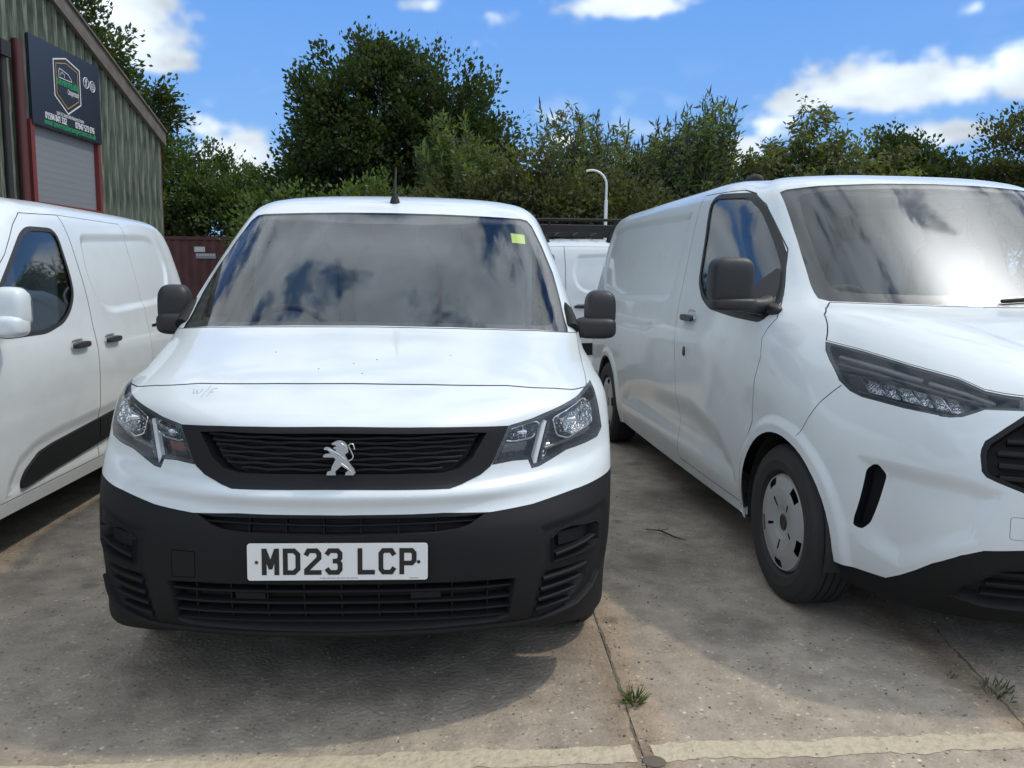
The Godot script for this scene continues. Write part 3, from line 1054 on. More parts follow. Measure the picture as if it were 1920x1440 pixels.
func scribble(fascia: Node3D, p: Piece) -> void:
	# w/f, written on the panel in pencil
	for line in [[-0.503, 1.008, -0.500, 0.999, -0.494, 0.997, -0.489, 1.006, -0.484, 0.997, -0.477, 1.000, -0.473, 1.009], [-0.464, 0.990, -0.452, 1.016], [-0.446, 0.992, -0.440, 1.010, -0.425, 1.013], [-0.443, 1.003, -0.430, 1.004]]:
		put("pencil_mark", bar_on(p, P2(line), 0, 0.0009, 0.0017, 0.0015, 2), M.pencil, fascia)


func small_headlight(van: Node3D, p: Piece, poly: PackedVector2Array, s: int) -> void:
	var sh := func(a: Array) -> PackedVector2Array:
		var q := P2(a)
		return q if s == 1 else flip(q)
	var lens := put("headlight", p, M.lens, van)
	var rim := cut(p, grown(poly, -0.012), 0)
	var house: Piece = rim[0].shifted(-0.05)
	house.add(walls(p, poly, 0, -0.05))
	house.add(rim[1].shifted(-0.004))
	house.add(walls(rim[0], grown(poly, -0.012), 0, -0.05))
	put("housing", house, M.lamp_black, lens)
	# two reflectors and the daylight strip between them
	var outer: PackedVector2Array = sh.call([0.665, 0.925, 0.72, 0.948, 0.80, 0.975, 0.815, 0.93, 0.815, 0.875, 0.72, 0.850, 0.68, 0.866])
	var inner: PackedVector2Array = sh.call([0.515, 0.908, 0.60, 0.925, 0.618, 0.915, 0.595, 0.872, 0.53, 0.868, 0.498, 0.874])
	for q in [outer, inner]:
		var a := cut(p, grown(q, -0.012), 0)
		var bowl := Piece.new()
		var b := Piece.new()
		var deep: Piece = a[0].shifted(-0.046)
		b.add(deep)
		b.add(walls(a[0], grown(q, -0.012), 0, -0.046))
		put("reflector", b, M.reflector, lens)
		var ids := rounded(q, 0.01)
		var edge := PackedVector2Array(ids)
		edge.append(ids[0])
		put("reflector_trim", bar_on(p, edge, 0, -0.020, 0.006, 0.03, 1), M.chrome, lens)
		var mid := Vector2.ZERO
		for e in q:
			mid += e / q.size()
		var hh := on_surface(p, mid, 0)
		put("bulb_shield", blob(hh[0] - hh[1] * 0.034, Vector3(0.022, 0.012, 0.012), 0.7, 14, 8), M.chrome, lens)
		for k in 3:
			var lo: Vector2 = q[0]
			var hi: Vector2 = q[0]
			for e in q:
				lo = lo.min(e); hi = hi.max(e)
			var x := lerpf(lo.x, hi.x, 0.3 + 0.2 * k)
			put("reflector_rib", bar_on(p, PackedVector2Array([Vector2(x - 0.01, mid.y + 0.022), Vector2(x, mid.y - 0.018)]), 0, -0.040, 0.005, 0.006, 2), M.chrome, lens)
	put("light_strip", bar_on(p, sh.call([0.632, 0.920, 0.612, 0.85, 0.594, 0.786]), 0, -0.012, 0.017, 0.018, 6), M.light_strip, lens)
	put("strip_bezel", bar_on(p, sh.call([0.650, 0.916, 0.630, 0.85, 0.618, 0.80]), 0, -0.016, 0.008, 0.026, 6), M.lamp_black, lens)
	put("lower_trim", bar_on(p, sh.call([0.640, 0.828, 0.70, 0.838, 0.82, 0.862]), 0, -0.024, 0.012, 0.024, 6), M.lamp_grey, lens)
	put("lower_reflector", cut(p, sh.call([0.628, 0.84, 0.655, 0.855, 0.66, 0.84, 0.64, 0.80, 0.622, 0.80]), 0)[0].shifted(-0.03), M.reflector, lens)
	put("indicator", cut(p, sh.call([0.495, 0.862, 0.585, 0.862, 0.575, 0.835, 0.49, 0.835]), 0)[0].shifted(-0.036), M.amber if s == -1 else M.lamp_grey, lens)


func small_grille(van: Node3D, p: Piece, poly: PackedVector2Array) -> void:
	var inner := both(P2([0, 0.800, 0.30, 0.797, 0.345, 0.806, 0.385, 0.835, 0.428, 0.905, 0.36, 0.912, 0, 0.920]))
	var a := cut(p, inner, 0)
	var frame: Piece = a[1].shifted(0.002)
	frame.add(walls(p, poly, 0, -0.02))
	frame.add(walls(a[0], inner, 0, -0.045))
	var o := put("grille_frame", frame, M.grille_black, van)
	put("grille_back", a[0].shifted(-0.045), M.black_matt, o)
	for k in 7:
		var y := 0.808 + k * 0.0155
		var w := 0.30 if k == 0 else 0.335 + 0.0125 * k
		var line := PackedVector2Array()
		for i in 33:
			var u := i / 16.0 - 1.0
			var wave := smoothstep(0.2, 0.8, absf(fposmod(u * 2.5 + 0.25 + 0.5 * (k % 2), 1.0) * 2.0 - 1.0))
			line.append(Vector2(u * w, y + 0.0035 * wave))
		put("grille_slat", bar_on(p, line, 0, -0.014, 0.0085, 0.028, 1), M.grille_black, o)
	# the lion
	var scale := 1.0 / 8.727 / 632.0
	var pts := PackedVector2Array()
	for i in range(0, LION.size(), 2):
		pts.append(Vector2((LION[i] - 900) * scale, (530 - LION[i + 1]) * scale * 1.03))
	var t := Transform3D(Basis(Vector3.RIGHT, -0.10), Vector3(0.003, 0.850, -0.030))
	var lion := put("lion_badge", plate_of(pts, 0.010).moved(t), M.badge, o)
	var tail := PackedVector3Array()
	for i in range(0, LION_TAIL.size(), 2):
		tail.append(t * Vector3((LION_TAIL[i] - 900) * scale, (530 - LION_TAIL[i + 1]) * scale * 1.03, 0.006))
	put("lion_tail", tube(tail, 0.0022, 6), M.badge, lion)
	# ridges that model the coat of the lion: mane, foreleg and thigh
	for e in [[905, 300, 985, 350, 985, 430], [700, 385, 860, 470, 960, 540], [900, 600, 1000, 680, 1080, 750], [850, 300, 890, 350, 880, 420]]:
		var rp := PackedVector3Array()
		for i in range(0, e.size(), 2):
			rp.append(t * Vector3((e[i] - 900) * scale, (530 - e[i + 1]) * scale * 1.03, 0.0105))
		put("lion_relief", tube(rp, [0.0008, 0.0026, 0.0008], 6), M.badge, lion)


func small_bumper(van: Node3D, p: Piece) -> void:
	var q := p
	var intake := both(P2([0, 0.674, 0.22, 0.672, 0.37, 0.669, 0.425, 0.672, 0.385, 0.648, 0.345, 0.636, 0.28, 0.628, 0, 0.622]))
	var lower := both(P2([0, 0.478, 0.40, 0.474, 0.522, 0.466, 0.512, 0.40, 0.505, 0.335, 0.46, 0.318, 0, 0.305]))
	var r := cut(q, intake, 0)
	var up: Piece = r[0]
	q = r[1]
	r = cut(q, lower, 0)
	var low: Piece = r[0]
	q = r[1]
	var fogs := []
	var vents := []
	for s in [1, -1]:
		var fog := P2([0.640, 0.570, 0.665, 0.590, 0.70, 0.595, 0.800, 0.580, 0.815, 0.562, 0.815, 0.515, 0.79, 0.500, 0.645, 0.492])
		var vent := P2([0.620, 0.468, 0.785, 0.462, 0.775, 0.40, 0.74, 0.362, 0.66, 0.325, 0.585, 0.312, 0.600, 0.39])
		if s == -1:
			fog = flip(fog)
			vent = flip(vent)
		r = cut(q, fog, 0, -0.1, 0.5)
		fogs.append([r[0], fog]); q = r[1]
		q = pressed(q, vent, 0, 0.02, 0.03, -0.1, 0.5)
		vents.append(s)
	# moulded shapes: brow above the fog lamps, tow cover, sill below the lower grille
	for s in [1, -1]:
		if s == -1:
			var t := panel(q, flip(P2([0.428, 0.565, 0.505, 0.562, 0.505, 0.48, 0.43, 0.486])), 0, -0.1, 0.4, 0.0022)
			q = t[1]
			q.add(t[0])
			q.add(t[2])
		var brow := P2([0.59, 0.618, 0.72, 0.632, 0.84, 0.636, 0.865, 0.60, 0.865, 0.44, 0.84, 0.38, 0.80, 0.34, 0.70, 0.30, 0.56, 0.292, 0.572, 0.40, 0.60, 0.50])
		q = pressed(q, brow if s == 1 else flip(brow), 0, 0.010, 0.03, -0.1, 0.6)
	var o := put("bumper", q, M.bumper_plastic, van)
	var back := up.shifted(-0.06)
	back.add(walls(up, intake, 0, -0.06))
	put("upper_intake", back, M.black_matt, o)
	put("intake_slat", bar_on(p, P2([-0.405, 0.6575, -0.2, 0.655, 0, 0.651, 0.2, 0.655, 0.405, 0.6575]), 0, -0.012, 0.006, 0.03, 5), M.bumper_plastic, o)
	for x in [-0.27, -0.16, -0.05, 0.06, 0.17, 0.28]:
		put("intake_bar", bar_on(p, PackedVector2Array([Vector2(x, 0.670), Vector2(x, 0.626)]), 0, -0.02, 0.005, 0.02, 2), M.bumper_plastic, o)
	back = low.shifted(-0.07)
	back.add(walls(low, lower, 0, -0.07))
	put("lower_intake", back, M.black_matt, o)
	for y in [0.448, 0.410, 0.374, 0.340]:
		var w := 0.512 if y > 0.36 else 0.50
		put("intake_slat", bar_on(p, P2([-w, y - 0.006, -0.25, y, 0, y + 0.001, 0.25, y, w, y - 0.006]), 0, -0.010, 0.007, 0.035, 5), M.bumper_plastic, o)
	for k in 9:
		var x := -0.44 + 0.11 * k
		put("intake_bar", bar_on(p, PackedVector2Array([Vector2(x, 0.470), Vector2(x, 0.322)]), 0, -0.020, 0.005, 0.02, 4), M.bumper_plastic, o)
	for x in [-0.27, 0.25]:
		put("intake_tab", bar_on(p, P2([x - 0.045, 0.429, x + 0.045, 0.429]), 0, -0.018, 0.03, 0.02, 2), M.bumper_plastic, o)
	for e in fogs:
		back = e[0].shifted(-0.045)
		back.add(walls(e[0], e[1], 0, -0.045))
		put("fog_lamp_recess", back, M.lamp_black, o)
		var c := Vector2.ZERO
		for k in e[1]:
			c += k / e[1].size()
		var s := signf(c.x)
		put("recess_sill", bar_on(p, PackedVector2Array([Vector2(s * 0.655, 0.513), Vector2(s * 0.80, 0.532)]), 0, -0.004, 0.010, 0.03, 4), M.bumper_plastic, o)
		put("recess_cover", bar_on(p, PackedVector2Array([Vector2(s * 0.68, 0.555), Vector2(s * 0.78, 0.553)]), 0, -0.030, 0.045, 0.012, 4), M.grille_black, o)
		for k in 4:
			var y := 0.448 - k * 0.034
			put("vent_slat", bar_on(p, PackedVector2Array([Vector2(s * (0.612 - k * 0.008), y - 0.004), Vector2(s * (0.765 - k * 0.020), y + 0.004)]), 0, 0.001, 0.012, 0.02, 5), M.bumper_plastic, o)
	# the chin below the lower grille stands proud and catches the light
	put("chin_ridge", bar_on(p, P2([-0.815, 0.385, -0.79, 0.352, -0.73, 0.322, -0.60, 0.303, -0.40, 0.298, 0, 0.296, 0.40, 0.298, 0.60, 0.303, 0.73, 0.322, 0.79, 0.352, 0.815, 0.385]), 0, 0.009, 0.022, 0.03, 4), M.bumper_plastic, o)
	# number plate
	var slab := rounded(P2([-0.26, -0.055, 0.26, -0.055, 0.26, 0.055, -0.26, 0.055]), 0.010)
	var t := Transform3D(Basis(Vector3.RIGHT, -0.02), Vector3(-0.004, 0.549, 0.004))
	put("plate_holder", box(Vector3(-0.20, 0.51, -0.05), Vector3(0.20, 0.59, 0.004)), M.bumper_plastic, o)
	var plate := put("number_plate", plate_of(slab, 0.003).moved(t), M.plate_white, van)
	number_letters(plate, t)


func number_letters(plate: Node3D, t: Transform3D) -> void:
	# strokes in a 50 x 79 mm cell, corners cut as on a number plate
	var glyphs := {
		"M": [[7, 0, 7, 79], [7, 79, 25, 24, 43, 79], [43, 79, 43, 0]], "D": [[7, 7, 32, 7, 43, 18, 43, 61, 32, 72, 7, 72, 7, 7]], "2": [[5, 58, 13, 72, 36, 72, 43, 63, 43, 50, 7, 14, 7, 7, 50, 7]],
		"3": [[4, 60, 13, 72, 36, 72, 43, 64, 43, 50, 36, 41, 22, 41], [36, 41, 43, 33, 43, 16, 36, 7, 13, 7, 4, 19]], "L": [[7, 79, 7, 7, 50, 7]], "C": [[46, 58, 37, 72, 14, 72, 7, 63, 7, 16, 14, 7, 37, 7, 46, 21]], "P": [[7, 0, 7, 79], [10, 72, 36, 72, 43, 64, 43, 42, 36, 34, 10, 34]]}
	var x := -0.2185
	for ch in "MD23 LCP":
		if ch == " ":
			x += 0.033
			continue
		var p := Piece.new()
		var all: Array[PackedVector2Array] = []
		for line in glyphs[ch]:
			for q in Geometry2D.offset_polyline(P2(line), 7.0, Geometry2D.JOIN_MITER, Geometry2D.END_BUTT if line.size() > 4 else Geometry2D.END_BUTT):
				all.append(q)
		var z := 0.0032
		for q in all:
			if Geometry2D.is_polygon_clockwise(q):
				continue
			var w := PackedVector2Array()
			for v in q:
				w.append(Vector2(x + v.x * 0.001, -0.0385 + clampf(v.y, 0, 79) * 0.001))
			if ch == "D":
				# a closed outline: cut the counter out
				var counter := P2([14, 14, 29, 14, 36, 21, 36, 58, 29, 65, 14, 65])
				var outer := P2([0, 0, 35, 0, 50, 15, 50, 64, 35, 79, 0, 79])
				for half in [P2([0, -1, 25, -1, 25, 80, 0, 80]), P2([25, -1, 51, -1, 51, 80, 25, 80])]:
					for a in Geometry2D.intersect_polygons(outer, half):
						for b in Geometry2D.clip_polygons(a, counter):
							var e := PackedVector2Array()
							for v in b:
								e.append(Vector2(x + v.x * 0.001, -0.0385 + v.y * 0.001))
							p.add(plate_of(e, 0.0008).moved(t * Transform3D(Basis(), Vector3(0, 0, z))))
			else:
				p.add(plate_of(w, 0.0008).moved(t * Transform3D(Basis(), Vector3(0, 0, z))))
			z += 0.0002
		put("letter", p, M.plate_black, plate)
		x += 0.0605
	for s in [-1, 1]:
		put("screw", lathe(PackedVector2Array([Vector2(0, 0.002), Vector2(0.004, 0.0018), Vector2(0.0055, 0)]), 12).moved(t * Transform3D(Basis(Vector3.UP, -PI / 2), Vector3(s * 0.2335, -0.001, 0.0032))), M.rust if s < 0 else M.black_metal, plate)
	for k in 16:
		put("small_print", box(Vector3(-0.052 + k * 0.0068, -0.0498, 0.0031), Vector3(-0.052 + k * 0.0068 + 0.004 + 0.0015 * (k % 2), -0.0475, 0.0036)).moved(t), M.print_grey, plate)
	put("maker_mark", box(Vector3(0.206, -0.0505, 0.0031), Vector3(0.233, -0.0485, 0.0036)).moved(t), M.print_grey, plate)


func large_van() -> Node3D:
	var van := thing("panel_van", "larger white panel van with swept dark headlight and tall black slot in its bumper", "van", Vector3(2.25, 0, -2.62), deg_to_rad(6.0), "white panel vans parked in the yard")
	var S := loft(van_net(LARGE_ROWS, LARGE_SIDE, 1.55, 5.0, [0.0, 0.2, 0.45, 0.75, 1.0], [0, 0, 0.004, 0.02, 0.045], [2.7, 4.9], 5.44, 0.09), 5, 4)
	S.add(S.mirrored())
	var grooves := Piece.new()
	var r := []
	for how in [1, 2]:
		for d in [0.99, 4.49]:
			S = cut(S, arch(d, 0.335, 0.395), how)[1]
	var ws := both(P2([0, 1.283, 0.30, 1.284, 0.45, 1.287, 0.65, 1.291, 0.748, 1.292, 0.777, 1.303, 0.772, 1.36, 0.760, 1.44, 0.743, 1.56, 0.730, 1.68, 0.722, 1.80, 0.718, 1.825, 0.69, 1.838, 0.562, 1.851, 0.263, 1.863, 0, 1.868]))
	r = cut(S, ws, 0, 0.8, 2.2)
	S = r[1]
	var win := both(P2([0, 1.332, 0.342, 1.330, 0.60, 1.334, 0.680, 1.340, 0.706, 1.36, 0.710, 1.40, 0.698, 1.56, 0.680, 1.72, 0.668, 1.80, 0.645, 1.816, 0.50, 1.834, 0, 1.848]))
	var pane := glaze(van, "windscreen", r[0], 0.0, ws, win, 0)
	put("wiper", bar_on(r[0], P2([-0.04, 1.296, 0.08, 1.304, 0.60, 1.312]), 0, 0.018, 0.014, 0.014, 6), M.black_matt, van)
	# headlights
	var hl := P2([0.525, 1.004, 0.570, 1.008, 0.612, 1.016, 0.656, 1.047, 0.735, 1.075, 0.815, 1.112, 0.880, 1.134, 0.893, 1.10, 0.898, 1.06, 0.900, 0.994, 0.888, 0.962, 0.870, 0.947, 0.801, 0.930, 0.717, 0.920, 0.690, 0.926, 0.633, 0.957, 0.539, 0.962])
	for s in [1, -1]:
		var q := hl if s == 1 else flip(hl)
		r = cut(S, q, 0, -0.1, 1.1)
		S = r[1]
		large_headlight(van, r[0], q, s)
	# light bar between the headlights, above the grille
	var strip := both(P2([0, 0.962, 0.30, 0.962, 0.5385, 0.962, 0.5245, 1.004, 0.30, 1.004, 0, 1.004]))
	r = cut(S, strip, 0, -0.1, 0.4)
	S = r[1]
	put("nose_strip", r[0].shifted(-0.004), M.grille_black, van)
	# grille
	var gr := both(P2([0, 0.645, 0.45, 0.660, 0.569, 0.702, 0.634, 0.728, 0.662, 0.742, 0.673, 0.760, 0.673, 0.810, 0.668, 0.832, 0.655, 0.859, 0.60, 0.905, 0.543, 0.948, 0.30, 0.955, 0, 0.957]))
	r = cut(S, gr, 0, -0.1, 0.4)
	S = r[1]
	var inner := grown(gr, -0.014)
	var a := cut(r[0], inner, 0)
	var frame: Piece = a[1]
	frame.add(walls(r[0], gr, 0, -0.03))
	frame.add(walls(a[0], inner, 0, -0.06))
	var o := put("grille_frame", frame, M.grille_black, van)
	put("grille_back", a[0].shifted(-0.06), M.black_matt, o)
	for k in 6:
		var y := 0.70 + k * 0.042
		var w := 0.56 if k == 0 else (0.63 if k < 4 else 0.60 - 0.06 * (k - 4))
		put("grille_slat", bar_on(r[0], PackedVector2Array([Vector2(-w, y), Vector2(0, y), Vector2(w, y)]), 0, -0.012, 0.020, 0.04, 8), M.grille_black, o)
	# slots at the corners of the bumper
	for s in [1, -1]:
		var slot := rounded(P2([0.866, 0.722, 0.842, 0.686, 0.872, 0.492, 0.888, 0.462, 0.905, 0.468, 0.905, 0.50, 0.884, 0.690]), 0.012)
		if s == -1:
			slot = flip(slot)
		var facet := P2([0.60, 0.70, 0.70, 0.735, 0.85, 0.745, 0.91, 0.74, 0.925, 0.46, 0.90, 0.40, 0.82, 0.355, 0.74, 0.45, 0.66, 0.52])
		S = pressed(S, facet if s == 1 else flip(facet), 0, 0.02, 0.07, -0.1, 0.75)
		r = cut(S, slot, 0, -0.1, 0.75)
		S = r[1]
		var pocket: Piece = r[0].shifted(-0.06)
		pocket.add(walls(r[0], slot, 0, -0.06))
		put("air_slot", pocket, M.grille_black, van)
	# lower black bumper
	var bump := both(P2([0, 0.52, 0.40, 0.516, 0.557, 0.512, 0.66, 0.496, 0.71, 0.466, 0.764, 0.414, 0.834, 0.305, 0.89, 0.300, 0.937, 0.305, 0.99, 0.32, 0.99, 0.1, 0, 0.1]))
	r = cut(S, bump, 0, -0.1, 0.72)
	S = r[1]
	var lower := both(P2([0, 0.455, 0.45, 0.45, 0.60, 0.43, 0.68, 0.36, 0.70, 0.30, 0.60, 0.275, 0, 0.265]))
	a = cut(r[0], lower, 0)
	var b := put("bumper", a[1].shifted(-0.004), M.bumper_plastic, van)
	var back: Piece = a[0].shifted(-0.06)
	back.add(walls(a[0], lower, 0, -0.06))
	put("lower_intake", back, M.black_matt, b)
	for y in [0.41, 0.365, 0.32]:
		put("intake_slat", bar_on(r[0], PackedVector2Array([Vector2(-0.63, y), Vector2(0, y), Vector2(0.63, y)]), 0, -0.012, 0.014, 0.03, 8), M.bumper_plastic, b)
	# bonnet
	var hood := both(P2([0, 1.01, 0.30, 1.01, 0.525, 1.009, 0.57, 1.013, 0.612, 1.021, 0.656, 1.052, 0.735, 1.080, 0.815, 1.117, 0.876, 1.139, 0.862, 1.165, 0.846, 1.195, 0.826, 1.238, 0.80, 1.262, 0.752, 1.288, 0.65, 1.287, 0.45, 1.283, 0.30, 1.280, 0, 1.278]))
	S = pressed(S, both(P2([0, 1.06, 0.28, 1.06, 0.42, 1.17, 0.50, 1.262, 0, 1.262])), 0, 0.012, 0.06, 0.1, 1.2)
	r = panel(S, hood, 0, 0.0, 1.3, 0.0026)
	S = r[1]
	grooves.add(r[2])
	put("bonnet", r[0], M.paint, van)
	# seam between wing and bumper
	for how in [1, 2]:
		r = cut(S, P2([0.680, 0.978, 0.735, 0.905, 0.787, 0.819, 0.837, 0.747, 0.840, 0.748, 0.790, 0.8205, 0.738, 0.907, 0.684, 0.980]), how, 0.5, 1.0)
		S = r[1]
		grooves.add(r[0].shifted(-0.005))
	# tow cover on the bumper
	r = panel(S, rounded(P2([-0.60, 0.545, -0.52, 0.545, -0.515, 0.60, -0.53, 0.62, -0.60, 0.62]), 0.012), 0, -0.1, 0.3, 0.0015)
	S = r[1]
	S.add(r[0])
	grooves.add(r[2])
	# sides
	var door := P2([1.40, 0.30, 1.385, 0.50, 1.33, 0.66, 1.283, 0.73, 1.280, 0.83, 1.265, 0.93, 1.225, 1.036, 1.250, 1.118, 1.225, 1.21, 1.31, 1.30, 1.428, 1.44, 1.497, 1.53, 1.673, 1.666, 1.80, 1.765, 1.95, 1.835, 2.07, 1.862, 2.60, 1.880, 2.575, 1.6, 2.53, 1.2, 2.50, 0.9, 2.47, 0.6, 2.45, 0.30])
	var side_window := rounded(P2([1.30, 1.215, 1.60, 1.225, 1.97, 1.250, 2.13, 1.300, 2.25, 1.385, 2.30, 1.60, 2.38, 1.815, 2.33, 1.835, 1.97, 1.812, 1.81, 1.735, 1.60, 1.570, 1.43, 1.425, 1.34, 1.31]), 0.05)
	var sail := P2([1.30, 1.215, 1.34, 1.31, 1.43, 1.425, 1.455, 1.43, 1.50, 1.33, 1.62, 1.25, 1.64, 1.226])
	var rec := P2([2.72, 1.80, 2.70, 1.30, 2.85, 1.225, 4.2, 1.20, 4.9, 1.28, 5.13, 1.40, 5.14, 1.70, 5.05, 1.80, 4.5, 1.83])
	var scoop := P2([1.45, 0.36, 1.50, 0.50, 1.72, 0.64, 2.2, 0.72, 3.2, 0.70, 3.75, 0.62, 3.98, 0.50, 4.03, 0.36])
	var shoulder := P2([2.66, 1.13, 3.3, 1.10, 4.2, 1.105, 5.2, 1.18, 5.2, 1.02, 4.2, 0.99, 3.2, 1.00])
	for how in [1, 2]:
		var s: float = 1.0 if how == 1 else -1.0
		S = pressed(S, rec, how, 0.014, 0.06, 2.5, 5.3)
		S = pressed(S, scoop, how, 0.030, 0.16, 1.3, 4.2)
		S = pressed(S, shoulder, how, 0.012, 0.07, 2.5, 5.3)
		for d in [0.99, 4.49]:
			S = pressed(S, arch(d, 0.335, 0.475), how, -0.014, 0.05, d - 0.6, d + 0.6)
		S = pressed(S, rounded(P2([2.17, 1.15, 2.36, 1.155, 2.34, 1.215, 2.20, 1.21]), 0.03), how, 0.012, 0.02, 1.9, 2.6)
		r = panel(S, door, how, 1.0, 2.75)
		S = r[1]
		grooves.add(r[2])
		var c := cut(r[0], grown(side_window, 0.03), how)
		var g := cut(c[0], side_window, how)
		var leaf := put("door", c[1], M.paint, van)
		put("window_seal", g[1], M.rubber, leaf)
		var e := cut(g[0], sail, how)
		tinted(leaf, "window", e[1].shifted(-0.006))
		put("mirror_base", joined(e[0], sail, how, 0.012), M.mirror_black, leaf)
		var h := on_surface(c[1], Vector2(2.27, 1.165), how)
		var hx: float = h[0].x
		put("handle", blob(Vector3(hx + s * 0.034, 1.160, -2.27), Vector3(0.014, 0.019, 0.105), 0.5), M.handle_black, leaf)
		put("handle_post", blob(Vector3(hx + s * 0.012, 1.160, -2.35), Vector3(0.022, 0.016, 0.022), 0.5, 12, 8), M.handle_black, leaf)
		# fuel flap lock, black and round
		h = on_surface(c[1], Vector2(2.32, 0.963), how)
		put("lock", blob(h[0], Vector3(0.008, 0.030, 0.026), 1.0, 16, 10), M.black_gloss, leaf)
		# mirror
		var mirror := put("door_mirror", blob(Vector3(s * 1.135, 1.370, -1.30), Vector3(0.098, 0.112, 0.075), 0.5), M.mirror_black, van)
		put("mirror_foot", blob(Vector3(s * 1.125, 1.270, -1.29), Vector3(0.105, 0.032, 0.078), 0.55), M.mirror_black, mirror)
		put("mirror_arm", tube(PackedVector3Array([Vector3(s * 1.06, 1.262, -1.30), Vector3(s * 0.98, 1.262, -1.32), Vector3(s * 0.94, 1.262, -1.35), Vector3(s * 0.90, 1.275, -1.38)]), [0.032, 0.035, 0.045, 0.040], 14), M.mirror_black, mirror)
		put("mirror_stem", blob(Vector3(s * 0.925, 1.246, -1.335), Vector3(0.038, 0.032, 0.10), 0.9), M.mirror_black, mirror)
		put("mirror_glass", blob(Vector3(s * 1.135, 1.365, -1.365), Vector3(0.084, 0.095, 0.012), 0.5), M.chrome, mirror)
		# sliding door on the far side only
		if how == 1:
			r = panel(S, P2([2.56, 0.32, 2.60, 0.9, 2.64, 1.3, 2.68, 1.87, 3.62, 1.87, 3.64, 1.2, 3.62, 0.6, 3.58, 0.32]), how, 2.4, 3.8)
			S = r[1]
			grooves.add(r[2])
			put("sliding_door", r[0], M.paint, van)
		r = cut(S, P2([5.30, 0.85, 5.44, 0.85, 5.44, 1.40, 5.33, 1.40]), how)
		S = r[1]
		put("tail_lamp", r[0], M.tail_red, van)
		# gutter along the roof
		var line := PackedVector2Array([Vector2(2.62, 1.905), Vector2(3.6, 1.905), Vector2(5.0, 1.90)])
		# sill
		put("sill", bar_on(S, PackedVector2Array([Vector2(1.42, 0.262), Vector2(2.4, 0.262), Vector2(4.06, 0.262)]), how, 0.016, 0.05, 0.05, 6), M.paint, van)
	put("body", S, M.paint, van)
	put("panel_gaps", grooves, M.gap, van)
	put("underbody", box(Vector3(-0.66, 0.215, -5.3), Vector3(0.66, 0.27, -0.45)), M.black_matt, van)
	make_wheels(van, [0.99, 4.49], 0.335, 0.875, 0.342, 0.215, 0.212, 0.395, 0.965)
	cabin(van, 0.88, 0.62, 1.29, 1.10, 1.75, 2.55, 1.835, 1.86, -1.0)
	var fin := put("roof_aerial", blob(Vector3(-0.49, 1.985, -2.70), Vector3(0.042, 0.042, 0.11), 0.9, 18, 12), M.black_matt, van)
	var rows := []
	for k in 2:
		var row := PackedVector3Array()
		for i in 17:
			var u := i / 8.0 - 1
			row.append(Vector3(u * 0.775, 1.268 + 0.012 * absf(u) - 0.004 * k, -0.945 - 0.18 * u * u - 0.16 * k))
		rows.append(row)
	put("cowl", sheet(rows), M.bumper_plastic, van)
	return van


func large_headlight(van: Node3D, p: Piece, poly: PackedVector2Array, s: int) -> void:
	var sh := func(a: Array) -> PackedVector2Array:
		var q := P2(a)
		return q if s == 1 else flip(q)
	var lens := put("headlight", p, M.lens, van)
	var rim := cut(p, grown(poly, -0.010), 0)
	var house: Piece = rim[0].shifted(-0.055)
	house.add(walls(p, poly, 0, -0.055))
	house.add(rim[1].shifted(-0.004))
	house.add(walls(rim[0], grown(poly, -0.010), 0, -0.055))
	put("housing", house, M.lamp_black, lens)
	put("light_strip", bar_on(p, sh.call([0.872, 1.092, 0.80, 1.066, 0.735, 1.040]), 0, -0.020, 0.020, 0.02, 6), M.lamp_grey, lens)
	put("light_strip", bar_on(p, sh.call([0.725, 1.036, 0.66, 1.012, 0.60, 0.985]), 0, -0.020, 0.018, 0.02, 6), M.lamp_grey, lens)
	put("upper_trim", bar_on(p, sh.call([0.885, 1.062, 0.80, 1.035, 0.70, 1.000, 0.60, 0.970]), 0, -0.016, 0.010, 0.03, 6), M.lamp_black, lens)
	for k in 6:
		var x := 0.842 - 0.029 * k
		var y := 0.982 - 0.006 * k
		var q: PackedVector2Array = sh.call([x - 0.012, y + 0.024, x + 0.012, y + 0.030, x + 0.010, y - 0.016, x - 0.014, y - 0.020])
		var a := cut(p, q, 0)
		var cup: Piece = a[0].shifted(-0.038)
		cup.add(walls(a[0], q, 0, -0.038))
		put("reflector", cup, M.reflector, lens)
		put("reflector_fin", bar_on(p, sh.call([x - 0.008, y + 0.028, x - 0.018, y - 0.018]), 0, -0.014, 0.0035, 0.026, 3), M.chrome if k % 2 == 0 else M.lamp_grey, lens)
	put("lower_trim", bar_on(p, sh.call([0.875, 0.968, 0.80, 0.948, 0.70, 0.940]), 0, -0.018, 0.007, 0.03, 6), M.lamp_grey, lens)


func make_vans() -> void:
	var a := small_van()
	var spare := a.get_node("number_plate")
	var b := a.duplicate()
	b.name = numbered("panel_van")
	add_child(b)
	tag(b, "white van with white door mirror and black side strip, beside the green shed", "van", "white panel vans parked in the yard")
	b.position = Vector3(-3.1, 0, -2.1)
	b.rotation.y = deg_to_rad(3.2)
	b.scale.y = 0.985
	b.get_node("number_plate").free()
	b.get_node("grille_frame/lion_badge").free()
	for n in ["door_mirror", "door_mirror_001"]:
		b.get_node(n).material_override = M.paint
		b.get_node(n + "/mirror_arm").material_override = M.paint
		b.get_node(n + "/mirror_foot").material_override = M.paint
	var c := a.duplicate()
	c.name = numbered("panel_van")
	add_child(c)
	tag(c, "white van carrying a black roof rack, parked crosswise behind the other vans", "van", "white panel vans parked in the yard")
	c.get_node("number_plate").free()
	c.get_node("grille_frame/lion_badge").free()
	c.get_node("aerial").free()
	c.scale = Vector3.ONE * 1.03
	c.position = Vector3(-1.92, 0, -10.95)
	c.rotation.y = deg_to_rad(-90.0)
	roof_rack(c)
	large_van()


